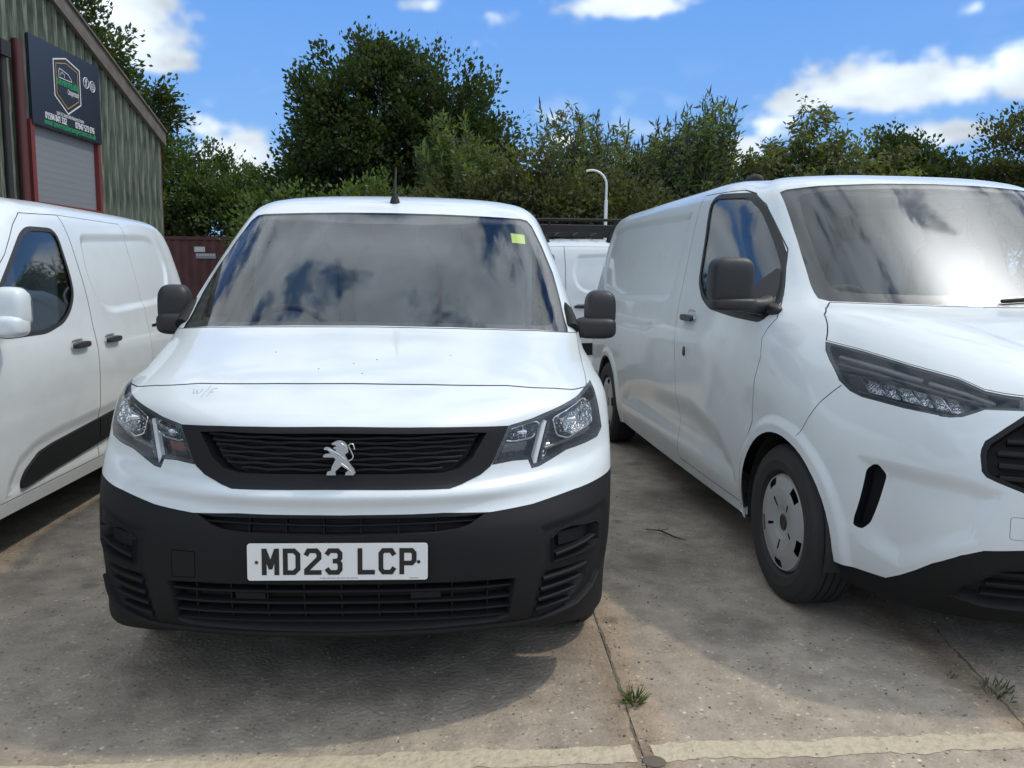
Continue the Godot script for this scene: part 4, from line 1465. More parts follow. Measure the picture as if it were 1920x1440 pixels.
func roof_rack(v: Node3D) -> void:
	# a basket of black bars on four feet
	var t := v.transform
	var rack := thing("roof_rack", "black roof rack with rails, fixed on the white van behind", "roof rack", v.position, v.rotation.y)
	var y := 1.94
	for x in [-0.62, 0.62]:
		put("upper_rail", tube(PackedVector3Array([Vector3(x, y + 0.13, -2.15), Vector3(x, y + 0.14, -2.3), Vector3(x, y + 0.14, -4.0), Vector3(x, y + 0.10, -4.1)]), 0.018, 8), M.black_matt, rack)
		put("side_panel", box(Vector3(x - 0.012, y - 0.015, -4.05), Vector3(x + 0.012, y + 0.07, -2.2)), M.black_matt, rack)
		for d in [2.3, 3.1, 3.9]:
			put("rack_foot", tube(PackedVector3Array([Vector3(x * 1.05, 1.80, -d), Vector3(x * 1.02, y - 0.01, -d)]), [0.06, 0.028], 6), M.black_matt, rack)
			put("rack_post", tube(PackedVector3Array([Vector3(x, y, -d - 0.05), Vector3(x, y + 0.14, -d - 0.05)]), 0.012, 6), M.black_matt, rack)
	for k in 8:
		put("cross_bar", box(Vector3(-0.62, y, -2.25 - 0.24 * k), Vector3(0.62, y + 0.025, -2.22 - 0.24 * k)), M.black_matt, rack)


# ---- light, air and materials ------------------------------------------------------------------------------------------

const SUN := Vector3(0.54, 0.83, -0.13)


func lin(r: float, g: float, b: float) -> Color:
	return Color(r, g, b).linear_to_srgb()


func mat(c: Color, rough: float, metal := 0.0) -> StandardMaterial3D:
	var m := StandardMaterial3D.new()
	m.albedo_color = c
	m.roughness = rough
	m.metallic = metal
	return m


func noise_tex(seed_: int, freq: float, octaves: int, size: int, ramp: Array, kind := FastNoiseLite.TYPE_SIMPLEX_SMOOTH) -> NoiseTexture2D:
	var t := NoiseTexture2D.new()
	t.width = size
	t.height = size
	t.seamless = true
	var f := FastNoiseLite.new()
	f.seed = seed_
	f.noise_type = kind
	f.frequency = freq
	f.fractal_octaves = octaves
	t.noise = f
	if ramp.size():
		var g := Gradient.new()
		g.offsets = PackedFloat32Array()
		g.colors = PackedColorArray()
		var off := PackedFloat32Array()
		var col := PackedColorArray()
		for i in range(0, ramp.size(), 2):
			off.append(ramp[i])
			col.append(ramp[i + 1])
		g.offsets = off
		g.colors = col
		t.color_ramp = g
	return t


func tri_plan(m: StandardMaterial3D, scale: float, world := true) -> StandardMaterial3D:
	m.uv1_triplanar = true
	m.uv1_world_triplanar = world
	m.uv1_scale = Vector3.ONE * scale
	return m


func make_materials() -> void:
	var paint := mat(Color.WHITE, 0.40)
	paint.albedo_texture = noise_tex(61, 0.012, 6, 512, [0.0, lin(0.60, 0.635, 0.65), 0.45, lin(0.632, 0.668, 0.686), 1.0, lin(0.645, 0.682, 0.70)])
	tri_plan(paint, 0.8, false)
	paint.clearcoat_enabled = true
	paint.clearcoat = 0.7
	paint.clearcoat_roughness = 0.06
	M.paint = paint
	var glass := mat(Color(0.08, 0.09, 0.09, 0.04), 0.025)
	glass.transparency = BaseMaterial3D.TRANSPARENCY_ALPHA
	glass.metallic_specular = 0.43
	M.screen_glass = glass
	var sg := mat(Color(0.02, 0.025, 0.03, 0.20), 0.02)
	sg.transparency = BaseMaterial3D.TRANSPARENCY_ALPHA
	M.side_glass = sg
	var lens := mat(Color(0.8, 0.85, 0.9, 0.04), 0.02)
	lens.transparency = BaseMaterial3D.TRANSPARENCY_ALPHA
	lens.metallic_specular = 0.4
	M.lens = lens
	M.frit = mat(lin(0.012, 0.012, 0.014), 0.5)
	M.rubber = mat(lin(0.02, 0.02, 0.021), 0.6)
	M.gap = mat(lin(0.16, 0.16, 0.17), 0.8)
	var bp := mat(lin(0.010, 0.0105, 0.0115), 0.64)
	bp.metallic_specular = 0.34
	bp.heightmap_enabled = true
	bp.heightmap_texture = noise_tex(5, 0.09, 3, 256, [])
	bp.heightmap_scale = 0.035
	tri_plan(bp, 6.0, false)
	M.bumper_plastic = bp
	M.mirror_black = mat(lin(0.016, 0.016, 0.018), 0.5)
	M.grille_black = mat(lin(0.012, 0.012, 0.014), 0.55)
	M.grille_black.metallic_specular = 0.35
	M.handle_black = mat(lin(0.02, 0.02, 0.022), 0.4)
	M.black_matt = mat(lin(0.014, 0.014, 0.015), 0.75)
	M.black_gloss = mat(lin(0.012, 0.012, 0.014), 0.2)
	M.black_metal = mat(lin(0.03, 0.03, 0.03), 0.55, 0.4)
	var tyre := mat(lin(0.022, 0.021, 0.021), 0.78)
	M.tyre = tyre
	M.silver = mat(lin(0.36, 0.365, 0.37), 0.42, 0.2)
	M.chrome = mat(lin(0.75, 0.76, 0.78), 0.10, 1.0)
	var refl := mat(lin(0.62, 0.64, 0.66), 0.16, 1.0)
	refl.heightmap_enabled = true
	refl.heightmap_texture = noise_tex(8, 0.03, 2, 256, [])
	refl.heightmap_scale = 1.2
	tri_plan(refl, 9.0, false)
	M.reflector = refl
	M.badge = mat(lin(0.50, 0.50, 0.51), 0.30, 0.75)
	M.lamp_black = mat(lin(0.02, 0.021, 0.024), 0.32)
	M.lamp_grey = mat(lin(0.11, 0.115, 0.12), 0.30, 0.4)
	M.light_strip = mat(lin(0.62, 0.64, 0.66), 0.22)
	M.amber = mat(lin(0.16, 0.045, 0.03), 0.3)
	M.tail_red = mat(lin(0.25, 0.01, 0.01), 0.2)
	M.sticker = mat(lin(0.42, 0.60, 0.06), 0.6)
	M.plate_white = mat(lin(0.72, 0.72, 0.70), 0.35)
	M.plate_black = mat(lin(0.012, 0.012, 0.013), 0.4)
	M.print_grey = mat(lin(0.22, 0.22, 0.22), 0.6)
	M.pencil = mat(lin(0.26, 0.26, 0.32), 0.7)
	M.rust = mat(lin(0.12, 0.045, 0.015), 0.8)
	M.dash = mat(lin(0.052, 0.068, 0.076), 0.8)
	M.lining = mat(lin(0.31, 0.42, 0.47), 0.9)
	M.seat = mat(lin(0.09, 0.118, 0.13), 0.95)
	# concrete: grey brown with pale and dark grit; stains, tyre tracks and dirt along the joints lie over it
	var con := mat(Color.WHITE, 0.92)
	con.albedo_texture = concrete_texture()
	con.heightmap_enabled = true
	con.heightmap_texture = noise_tex(14, 0.10, 4, 1024, [])
	con.heightmap_scale = 0.35
	tri_plan(con, 0.42)
	con.detail_enabled = true
	con.detail_blend_mode = BaseMaterial3D.BLEND_MODE_MUL
	con.detail_uv_layer = BaseMaterial3D.DETAIL_UV_2
	con.detail_albedo = stain_texture()
	M.concrete = con
	var line := mat(Color.WHITE, 0.85)
	line.albedo_texture = noise_tex(21, 0.05, 5, 512, [0.0, lin(0.30, 0.255, 0.185), 0.25, lin(0.38, 0.325, 0.235), 0.5, lin(0.43, 0.37, 0.27), 1.0, lin(0.47, 0.405, 0.30)])
	line.heightmap_enabled = true
	line.heightmap_texture = noise_tex(14, 0.10, 4, 512, [])
	line.heightmap_scale = 0.4
	tri_plan(line, 0.9)
	M.line = line
	M.crack = mat(lin(0.115, 0.098, 0.075), 1.0)
	var earth := mat(Color.WHITE, 1.0)
	earth.albedo_texture = noise_tex(31, 0.04, 5, 512, [0.0, lin(0.04, 0.045, 0.018), 0.5, lin(0.07, 0.075, 0.028), 1.0, lin(0.10, 0.09, 0.05)])
	tri_plan(earth, 0.2)
	M.earth = earth
	# shed
	var clad := mat(Color.WHITE, 0.75)
	clad.albedo_texture = noise_tex(41, 0.02, 5, 512, [0.0, lin(0.030, 0.040, 0.030), 0.38, lin(0.066, 0.084, 0.060), 0.55, lin(0.112, 0.132, 0.100), 0.75, lin(0.155, 0.170, 0.135), 1.0, lin(0.22, 0.225, 0.185)])
	clad.uv1_triplanar = true
	clad.uv1_world_triplanar = true
	clad.uv1_scale = Vector3(2.4, 0.2, 2.4)
	M.cladding = clad
	var verge := mat(Color.WHITE, 0.8)
	verge.albedo_texture = noise_tex(42, 0.03, 4, 256, [0.0, lin(0.085, 0.075, 0.066), 1.0, lin(0.15, 0.135, 0.12)])
	M.verge = tri_plan(verge, 0.5)
	M.red = mat(lin(0.155, 0.026, 0.026), 0.6)
	M.dark_red = mat(lin(0.075, 0.018, 0.018), 0.55)
	M.pipe = mat(lin(0.02, 0.017, 0.018), 0.6)
	var sh := mat(lin(0.19, 0.205, 0.225), 0.5)
	M.shutter = sh
	M.sign_navy = mat(lin(0.022, 0.026, 0.038), 0.32)
	M.sign_white = mat(lin(0.62, 0.63, 0.65), 0.5)
	M.sign_gold = mat(lin(0.34, 0.22, 0.06), 0.5)
	M.sign_green = mat(lin(0.03, 0.27, 0.11), 0.5)
	var con_red := mat(Color.WHITE, 0.6)
	con_red.albedo_texture = noise_tex(51, 0.02, 4, 256, [0.0, lin(0.06, 0.016, 0.016), 1.0, lin(0.105, 0.03, 0.027)])
	M.container = tri_plan(con_red, 0.4)
	M.label_white = mat(lin(0.55, 0.55, 0.55), 0.6)
	M.label_grey = mat(lin(0.25, 0.25, 0.27), 0.6)
	M.lamp_post = mat(lin(0.66, 0.68, 0.70), 0.4)
	M.bark = mat(lin(0.045, 0.036, 0.027), 0.95)
	M.leaf = leaf_mat(0.5)
	M.flower = mat(lin(0.035, 0.02, 0.03), 0.9)
	M.twig = mat(lin(0.025, 0.02, 0.016), 0.9)
	var pebble := mat(Color.WHITE, 0.9)
	pebble.vertex_color_use_as_albedo = true
	M.pebble = pebble
	var grass := mat(Color.WHITE, 0.8)
	grass.vertex_color_use_as_albedo = true
	grass.backlight_enabled = true
	grass.backlight = Color(0.4, 0.4, 0.3)
	M.grass = grass


func leaf_mat(through: float) -> StandardMaterial3D:
	var m := mat(Color.WHITE, 0.62)
	m.vertex_color_use_as_albedo = true
	m.backlight_enabled = true
	m.backlight = Color(through * 2, through * 2, through)
	m.cull_mode = BaseMaterial3D.CULL_DISABLED
	return m


func concrete_texture() -> ImageTexture:
	var rng := RandomNumberGenerator.new()
	rng.seed = 77
	var n := 1024
	var f := FastNoiseLite.new()
	f.seed = 11
	f.frequency = 0.011
	f.fractal_octaves = 6
	f.fractal_gain = 0.62
	var base := f.get_seamless_image(n, n)
	var im := Image.create(n, n, false, Image.FORMAT_RGB8)
	for y in n:
		for x in n:
			var t := base.get_pixel(x, y).r
			var v := lerpf(0.165, 0.315, t) * (1.0 + 0.16 * (rng.randf() - 0.5))
			im.set_pixel(x, y, Color(v * 1.42, v * 1.20, v * 0.95).linear_to_srgb())
	for k in 30000:
		var x := rng.randi() % n
		var y := rng.randi() % n
		var s := 1 + int(pow(rng.randf(), 6.0) * 5.0)
		var t := rng.randf()
		var g := rng.randf_range(1.08, 1.26) if t > 0.45 else rng.randf_range(0.72, 0.92)
		for j in s:
			for i in s:
				if s > 2 and (i == 0 or i == s - 1) and (j == 0 or j == s - 1):
					continue
				var c := im.get_pixel((x + i) % n, (y + j) % n)
				im.set_pixel((x + i) % n, (y + j) % n, Color(minf(c.r * g, 1), minf(c.g * g, 1), minf(c.b * g * (0.97 if t > 0.8 else 1.0), 1)))
	return ImageTexture.create_from_image(im)


func stain_texture() -> ImageTexture:
	# 16 m by 16 m of yard, x -8 .. 8 and z -12 .. 4
	var rng := RandomNumberGenerator.new()
	rng.seed = 78
	var n := 512
	var f := FastNoiseLite.new()
	f.seed = 17
	f.frequency = 0.012
	f.fractal_octaves = 5
	var base := f.get_image(n, n)
	var spots := []
	for k in 46:
		spots.append([Vector2(rng.randf_range(-3.5, 3.2), -rng.randf_range(1.8, 7.0)), rng.randf_range(0.015, 0.07), rng.randf_range(0.08, 0.28)])
	for e in [[-0.5, -3.1, 0.22, 0.25], [-0.9, -4.2, 0.35, 0.2], [1.05, -5.2, 0.30, 0.22], [0.72, -3.9, 0.16, 0.16], [2.2, -3.6, 0.3, 0.25], [0.9, -3.15, 0.12, 0.14]]:
		spots.append([Vector2(e[0], e[1]), e[2], e[3]])
	var im := Image.create(n, n, false, Image.FORMAT_RGB8)
	for y in n:
		for x in n:
			var p := Vector2(x / 32.0 - 8.0, y / 32.0 - 12.0)
			var t := base.get_pixel(x, y).r
			var v := lerpf(0.88, 1.0, t)
			var warm := 0.0
			for lane in [-0.36, 0.36]:
				for side in [-0.775, 0.775]:
					if lane > 0:
						var d := absf(p.x - (side - 0.50 + 0.04 * (p.y + 2.3)))
						v *= 1.0 - 0.07 * (0.4 + t) * smoothstep(0.13, 0.05, d)
			for jx in [0.40, 1.62]:
				var d := absf(p.x - (jx - (p.y + 2.2) * -0.045) - 0.03 * (t - 0.5))
				v *= 1.0 - 0.16 * smoothstep(0.10, 0.0, d) * (0.3 + t)
				warm += 0.05 * smoothstep(0.16, 0.0, d)
			for s in spots:
				if absf(p.x - s[0].x) > 0.7 or absf(p.y - s[0].y) > 0.7:
					continue
				var d: float = p.distance_to(s[0])
				if d < s[1] * 1.8:
					v *= 1.0 - s[2] * smoothstep(s[1] * 1.6, s[1] * 0.3, d + (t - 0.5) * s[1] * 2.0)
			im.set_pixel(x, y, Color(minf(v * (1 + warm), 1), v, v * (1 - warm)))
	return ImageTexture.create_from_image(im)


func sky_image() -> Image:
	# blue summer sky with broken cumulus; thicker, brighter cloud overhead round the sun
	var w := 2048
	var h := 1024
	var im := Image.create(w, h, false, Image.FORMAT_RGBF)
	var big := FastNoiseLite.new()
	big.seed = 3
	big.noise_type = FastNoiseLite.TYPE_SIMPLEX_SMOOTH
	big.frequency = 1.0
	big.fractal_octaves = 6
	big.fractal_gain = 0.52
	big.domain_warp_enabled = true
	big.domain_warp_amplitude = 0.25
	big.domain_warp_frequency = 1.5
	var fine := FastNoiseLite.new()
	fine.seed = 9
	fine.frequency = 3.2
	fine.fractal_octaves = 5
	# heaps in the view: azimuth (0 ahead, + right), elevation, half widths, strength
	var heaps := [[-24.3, 14.3, 2.8, 2.1, 1.0], [-22.2, 12.6, 1.8, 0.8, 0.95], [-19.8, 8.9, 2.9, 0.8, 0.5], [-18.3, 7.1, 2.5, 1.5, 1.0], [-16.2, 5.7, 1.7, 1.3, 0.8], [-6.5, 17.0, 1.4, 0.5, 0.5], [-2.3, 16.5, 1.6, 0.6, 0.45], [-2.8, 14.8, 1.1, 0.4, 0.25], [7.3, 17.2, 3.6, 0.9, 0.95], [24.4, 11.5, 6.4, 1.5, 1.05],
		[18.3, 11.1, 1.9, 0.9, 0.8], [30.0, 11.5, 1.6, 1.4, 1.0], [16.8, 9.6, 1.9, 1.0, 0.6], [15.2, 8.7, 1.3, 0.7, 0.5], [26.6, 8.7, 2.2, 0.8, 0.9], [2.6, 10.3, 1.6, 0.4, 0.36], [3.2, 9.0, 1.0, 0.45, 0.55], [15.0, 7.7, 1.3, 1.0, 0.8], [27.8, 15.5, 0.7, 0.4, 0.5], [-32.0, 19.0, 5.0, 3.0, 0.9], [35.0, 12.0, 5.0, 1.6, 1.0]]
	var sun := SUN.normalized()
	for j in h:
		var el := PI / 2 - PI * (j + 0.5) / h
		if el < -0.02:
			break
		for i in w:
			var az := wrapf(TAU * (i + 0.5) / w, -PI, PI)     # 0 ahead (-z), + to the right
			var d := Vector3(sin(az) * cos(el), sin(el), -cos(az) * cos(el))
			var e := rad_to_deg(el)
			var up := clampf(d.y, 0, 1)
			# clear air: pale at the horizon
			var t := pow(1.0 - up, 4.2)
			var c := Vector3(0.14, 0.43, 1.18).lerp(Vector3(0.52, 0.93, 1.42), t)
			c *= lerpf(0.94, 0.42, smoothstep(0.36, 0.80, up))
			# a broken sheet of cloud overhead and behind, seen in perspective
			var q := Vector3(d.x, 0, d.z) / (up + 0.16)
			var nse := big.get_noise_3d(q.x * 4.2 + 5.0, 0.0, q.z * 4.2)
			var f := fine.get_noise_3d(d.x * 2.0, d.y * 4.0, d.z * 2.0)
			var over := smoothstep(0.42, 0.80, up)
			var a := rad_to_deg(az)
			var ahead := exp(-pow(a / 52.0, 6.0)) * (1.0 - smoothstep(21.0, 30.0, e))
			var dens := smoothstep(-0.24, 0.16, nse + 0.20 * f + 0.23 * over) * (1.0 - ahead)
			if ahead > 0.01:
				var s := 0.0
				for k in heaps:
					var dx: float = (a - k[0]) / k[2]
					var dy: float = (e - k[1]) / k[3]
					if absf(dx) < 2.6 and absf(dy) < 2.6:
						if dy < 0:
							dy *= 1.3
						s = maxf(s, k[4] * exp(-(dx * dx + dy * dy) * 0.75))
				var lump := fine.get_noise_3d(d.x * 4.5 + 3.0, d.y * 8.0, d.z * 4.5)
				var curl := fine.get_noise_3d(d.x * 16.0 + 9.0, d.y * 24.0, d.z * 16.0)
				dens = maxf(dens, smoothstep(0.20, 0.66, s * 1.05 + 0.42 * lump + 0.20 * curl) * clampf(s * 3.2, 0, 1) * ahead)
				dens = maxf(dens, 0.30 * smoothstep(0.12, 0.55, lump + 0.6 * f) * smoothstep(15.0, 7.0, e) * ahead)
			var glow := maxf(0, d.dot(sun))
			var shade := 0.90 + 0.42 * f + 0.22 * nse
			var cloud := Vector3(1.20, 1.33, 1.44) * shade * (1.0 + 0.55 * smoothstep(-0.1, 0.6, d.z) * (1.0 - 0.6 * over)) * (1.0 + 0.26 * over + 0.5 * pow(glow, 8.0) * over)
			var halo := 11.0 * pow(glow, 190.0) + 2.7 * pow(glow, 30.0)
			c = c.lerp(cloud, dens * 0.98)
			c += Vector3(0.97, 0.98, 0.97) * halo * (0.3 + 0.7 * dens)
			im.set_pixel(i, j, Color(c.x, c.y, c.z))
	var low := Color(0.30, 0.33, 0.36)
	im.fill_rect(Rect2i(0, int(h * 0.512), w, h), low)
	return im


# ---- the ground ---------------------------------------------------------------------------------------------------------

func ragged(a: Vector2, b: Vector2, wide: float, rough: float, seed_: int, y: float, step := 0.03) -> Piece:
	# a strip along the ground with uneven edges
	var rng := RandomNumberGenerator.new()
	rng.seed = seed_
	var n := int(a.distance_to(b) / step)
	var side := (b - a).normalized().orthogonal() * wide / 2
	var l := PackedVector3Array()
	var r := PackedVector3Array()
	var wob := 0.0
	var wl := 0.0
	var wr := 0.0
	for i in n + 1:
		var c := a.lerp(b, float(i) / n)
		wob = wob * 0.85 + rng.randfn(0, rough * 0.5)
		wl = wl * 0.7 + rng.randfn(0, rough * 0.6)
		wr = wr * 0.7 + rng.randfn(0, rough * 0.6)
		var s := side.normalized()
		var p := c + side + s * (wl + wob)
		var q := c - side + s * (wr + wob)
		l.append(Vector3(p.x, y, p.y))
		r.append(Vector3(q.x, y, q.y))
	return sheet([l, r])


func make_ground() -> void:
	var p := Piece.new()
	p.quad(Vector3(-250, -0.006, -300), Vector3(250, -0.006, -300), Vector3(250, -0.006, 200), Vector3(-250, -0.006, 200))
	struct("ground", p, M.earth)
	var yard := Piece.new()
	# slabs, poured side by side; the joints between them are left open
	var xs := [-14.0, -9.6, -4.6, 0.40, 5.4, 10.4, 16.0]
	for k in 6:
		for row in [[-2.2, 9.0], [-16.0, -2.2]]:
			var lean := 0.045
			var g := []
			for j in [1, 0]:
				var z: float = row[j]
				g.append(PackedVector3Array([Vector3(xs[k] + 0.002 - (z + 2.2) * lean * -1.0, 0, z), Vector3(xs[k + 1] - 0.002 - (z + 2.2) * lean * -1.0, 0, z)]))
			yard.quad(g[0][0], g[1][0], g[1][1], g[0][1])
	var arrays := yard.mesh().surface_get_arrays(0)
	var uv2 := PackedVector2Array()
	for q in arrays[Mesh.ARRAY_VERTEX]:
		uv2.append(Vector2((q.x + 8.0) / 16.0, (q.z + 12.0) / 16.0))
	arrays[Mesh.ARRAY_TEX_UV] = uv2
	arrays[Mesh.ARRAY_TEX_UV2] = uv2
	var ym := ArrayMesh.new()
	ym.add_surface_from_arrays(Mesh.PRIMITIVE_TRIANGLES, arrays)
	struct("concrete_yard", ym, M.concrete)
	# worn joints: an uneven dark crack over each visible one
	for j in [[Vector2(0.445, -1.2), Vector2(0.40, -2.2), Vector2(0.352, -3.35), 0.0075, 3], [Vector2(1.60, -2.2), Vector2(1.645, -2.56), Vector2(1.72, -3.2), 0.008, 4]]:
		var c := ragged(j[0], j[1], j[3], 0.0035, j[4], 0.0016, 0.012)
		c.add(ragged(j[1], j[2], j[3] * 0.75, 0.003, j[4] + 10, 0.0016, 0.012))
		struct("joint_crack", c, M.crack)
	var line := Piece.new()
	line.add(ragged(Vector2(-6.0, -1.70), Vector2(0.375, -2.262), 0.088, 0.0045, 6, 0.0016, 0.016))
	struct("painted_line", line, M.line)
	line = Piece.new()
	line.add(ragged(Vector2(0.43, -2.268), Vector2(6.0, -2.76), 0.088, 0.0045, 8, 0.0016, 0.016))
	struct("painted_line", line, M.line)
	var hole := blob(Vector3(0.425, 0.002, -2.225), Vector3(0.035, 0.004, 0.03), 1.0, 14, 8)
	struct("broken_patch", hole, M.crack)


# ---- the shed -------------------------------------------------------------------------------------------------------------

func make_shed() -> void:
	var shed := thing("metal_shed", "green corrugated metal shed with sloping grey verge and red framed shutter", "shed", Vector3(-5.5, 0, -13.10))
	# local: the gable wall is the plane x = 0, running towards +z from the far corner
	var eave := 3.44
	var slope := 0.392
	var ridge := 8.0
	var roof_y := func(z: float) -> float:
		return eave + slope * (z if z < ridge else 2 * ridge - z)
	# corrugated sheets, one metre wide each
	var pitch := 0.2
	var z := 0.0
	while z < 11.0:
		var rows := [PackedVector3Array(), PackedVector3Array()]
		var x0 := 0.008 if int(z) % 2 == 0 else 0.0
		for i in 5:
			for e in [[0.0, 0.0], [0.10, 0.0], [0.25, 0.048], [0.65, 0.048], [0.80, 0.0]]:
				var zz: float = z + (i + e[0]) * pitch
				rows[0].append(Vector3(e[1] + x0, 0.05, zz))
				rows[1].append(Vector3(e[1] + x0, roof_y.call(zz) - 0.02, zz))
		rows[0].append(Vector3(x0, 0.05, z + 1.0))
		rows[1].append(Vector3(x0, roof_y.call(z + 1.0) - 0.02, z + 1.0))
		for k in 2:
			rows[k].reverse()
		var one := Piece.new()
		var lo: PackedVector3Array = rows[0]
		var hi: PackedVector3Array = rows[1]
		for i in lo.size() - 1:
			# leave the opening of the shutter free
			var mid := (lo[i].z + lo[i + 1].z) / 2
			if mid > 1.98 and mid < 3.52:
				var b := Vector3(0, 2.15 - 0.05, 0)
				one.quad(lo[i], lo[i] + b, lo[i + 1] + b, lo[i + 1])
				var a1 := Vector3(lo[i].x, 3.0, lo[i].z); var a2 := Vector3(lo[i + 1].x, 3.0, lo[i + 1].z)
				one.quad(a1, hi[i], hi[i + 1], a2)
			else:
				one.quad(lo[i], hi[i], hi[i + 1], lo[i + 1])
		put("cladding_sheet", one, M.cladding, shed)
		z += 1.0
	# far side and roof
	var side := Piece.new()
	side.quad(Vector3(0.0, 0, 0), Vector3(0, eave, 0), Vector3(-9, eave, 0), Vector3(-9, 0, 0))
	put("side_wall", side, M.cladding, shed)
	var roof := Piece.new()
	for s in [[0.0, ridge], [2 * ridge, ridge]]:
		roof.quad(Vector3(0.10, roof_y.call(s[0]) + 0.05, s[0]), Vector3(-9, roof_y.call(s[0]) + 0.05, s[0]), Vector3(-9, roof_y.call(s[1]) + 0.05, s[1]), Vector3(0.10, roof_y.call(s[1]) + 0.05, s[1]))
	put("roof", roof, M.verge, shed)
	# verge board: a flat face and a lip on top
	var board := Piece.new()
	for e in [[-0.13, 0.07, 0.110], [0.072, 0.10, 0.135]]:
		var a := []
		for zz in [-0.04, ridge, 2 * ridge + 0.04]:
			var y: float = eave + slope * (zz if zz <= ridge else 2 * ridge - zz)
			a.append([Vector3(0.05, y + e[0], zz), Vector3(e[2], y + e[0], zz), Vector3(e[2], y + e[1], zz), Vector3(0.05, y + e[1], zz)])
		for q in 2:
			for k in 4:
				board.quad(a[q][k], a[q][(k + 1) % 4], a[q + 1][(k + 1) % 4], a[q + 1][k])
		board.quad(a[0][0], a[0][3], a[0][2], a[0][1])
	put("verge_board", board, M.verge, shed)
	put("downpipe", tube(PackedVector3Array([Vector3(-0.03, 0, -0.07), Vector3(-0.03, eave, -0.07)]), 0.045, 10), M.dark_red, shed)
	put("gutter_end", box(Vector3(-0.1, eave - 0.10, -0.17), Vector3(0.04, eave + 0.02, -0.02)), M.pipe, shed)
	put("corner_post", box(Vector3(-0.03, 0, -0.02), Vector3(0.03, eave - 0.05, 0.04)), M.dark_red, shed)
	# shutter in a red frame: z 1.98 .. 3.52 and y 2.15 .. 3.0 (its head is behind the sign)
	var fr := put("shutter_frame", box(Vector3(-0.02, 2.11, 1.96), Vector3(0.072, 2.15, 3.55)), M.red, shed)
	put("jamb", box(Vector3(-0.02, 2.15, 1.965), Vector3(0.07, 3.05, 2.025)), M.red, fr)
	put("jamb", box(Vector3(-0.02, 2.15, 3.47), Vector3(0.07, 3.05, 3.545)), M.red, fr)
	for k in 12:
		put("shutter_slat", box(Vector3(-0.01, 2.15 + k * 0.075, 2.02), Vector3(0.012 + 0.0004 * (k % 2), 2.15 + (k + 1) * 0.075 - 0.0012, 3.48)), M.shutter, fr)
	# red drainpipe and dark pipes left of the sign
	for e in [[3.74, 0.055, M.dark_red, 3.85], [4.02, 0.04, M.pipe, 3.62], [4.30, 0.035, M.dark_red, 3.7]]:
		put("pipe", tube(PackedVector3Array([Vector3(0.08, 0, e[0]), Vector3(0.08, e[3], e[0])]), e[1], 10), e[2], shed)
	put("pipe_head", box(Vector3(0.03, 3.60, 3.95), Vector3(0.14, 3.76, 4.12)), M.pipe, shed)
	make_sign()


func text_on(parent: Node3D, s: String, at: Vector3, high: float, wide: float, m: Material, font_name := "Droid Sans", bold := true, slant := 0.0) -> void:
	# flat lettering in the plane of the sign (x to the right, y up), scaled to its width
	var tm := TextMesh.new()
	var f := SystemFont.new()
	f.font_names = PackedStringArray([font_name])
	f.font_weight = 700 if bold else 400
	tm.font = f
	tm.text = s
	tm.font_size = 64
	tm.pixel_size = 0.01
	tm.depth = 0.02
	var size := tm.get_aabb().size
	var o := put("lettering", tm, m, parent)
	var k := high / 0.466
	o.transform = Transform3D(Basis(Vector3(wide / maxf(size.x, 0.01), 0, 0), Vector3(slant, k, 0), Vector3(0, 0, 0.2)), at)


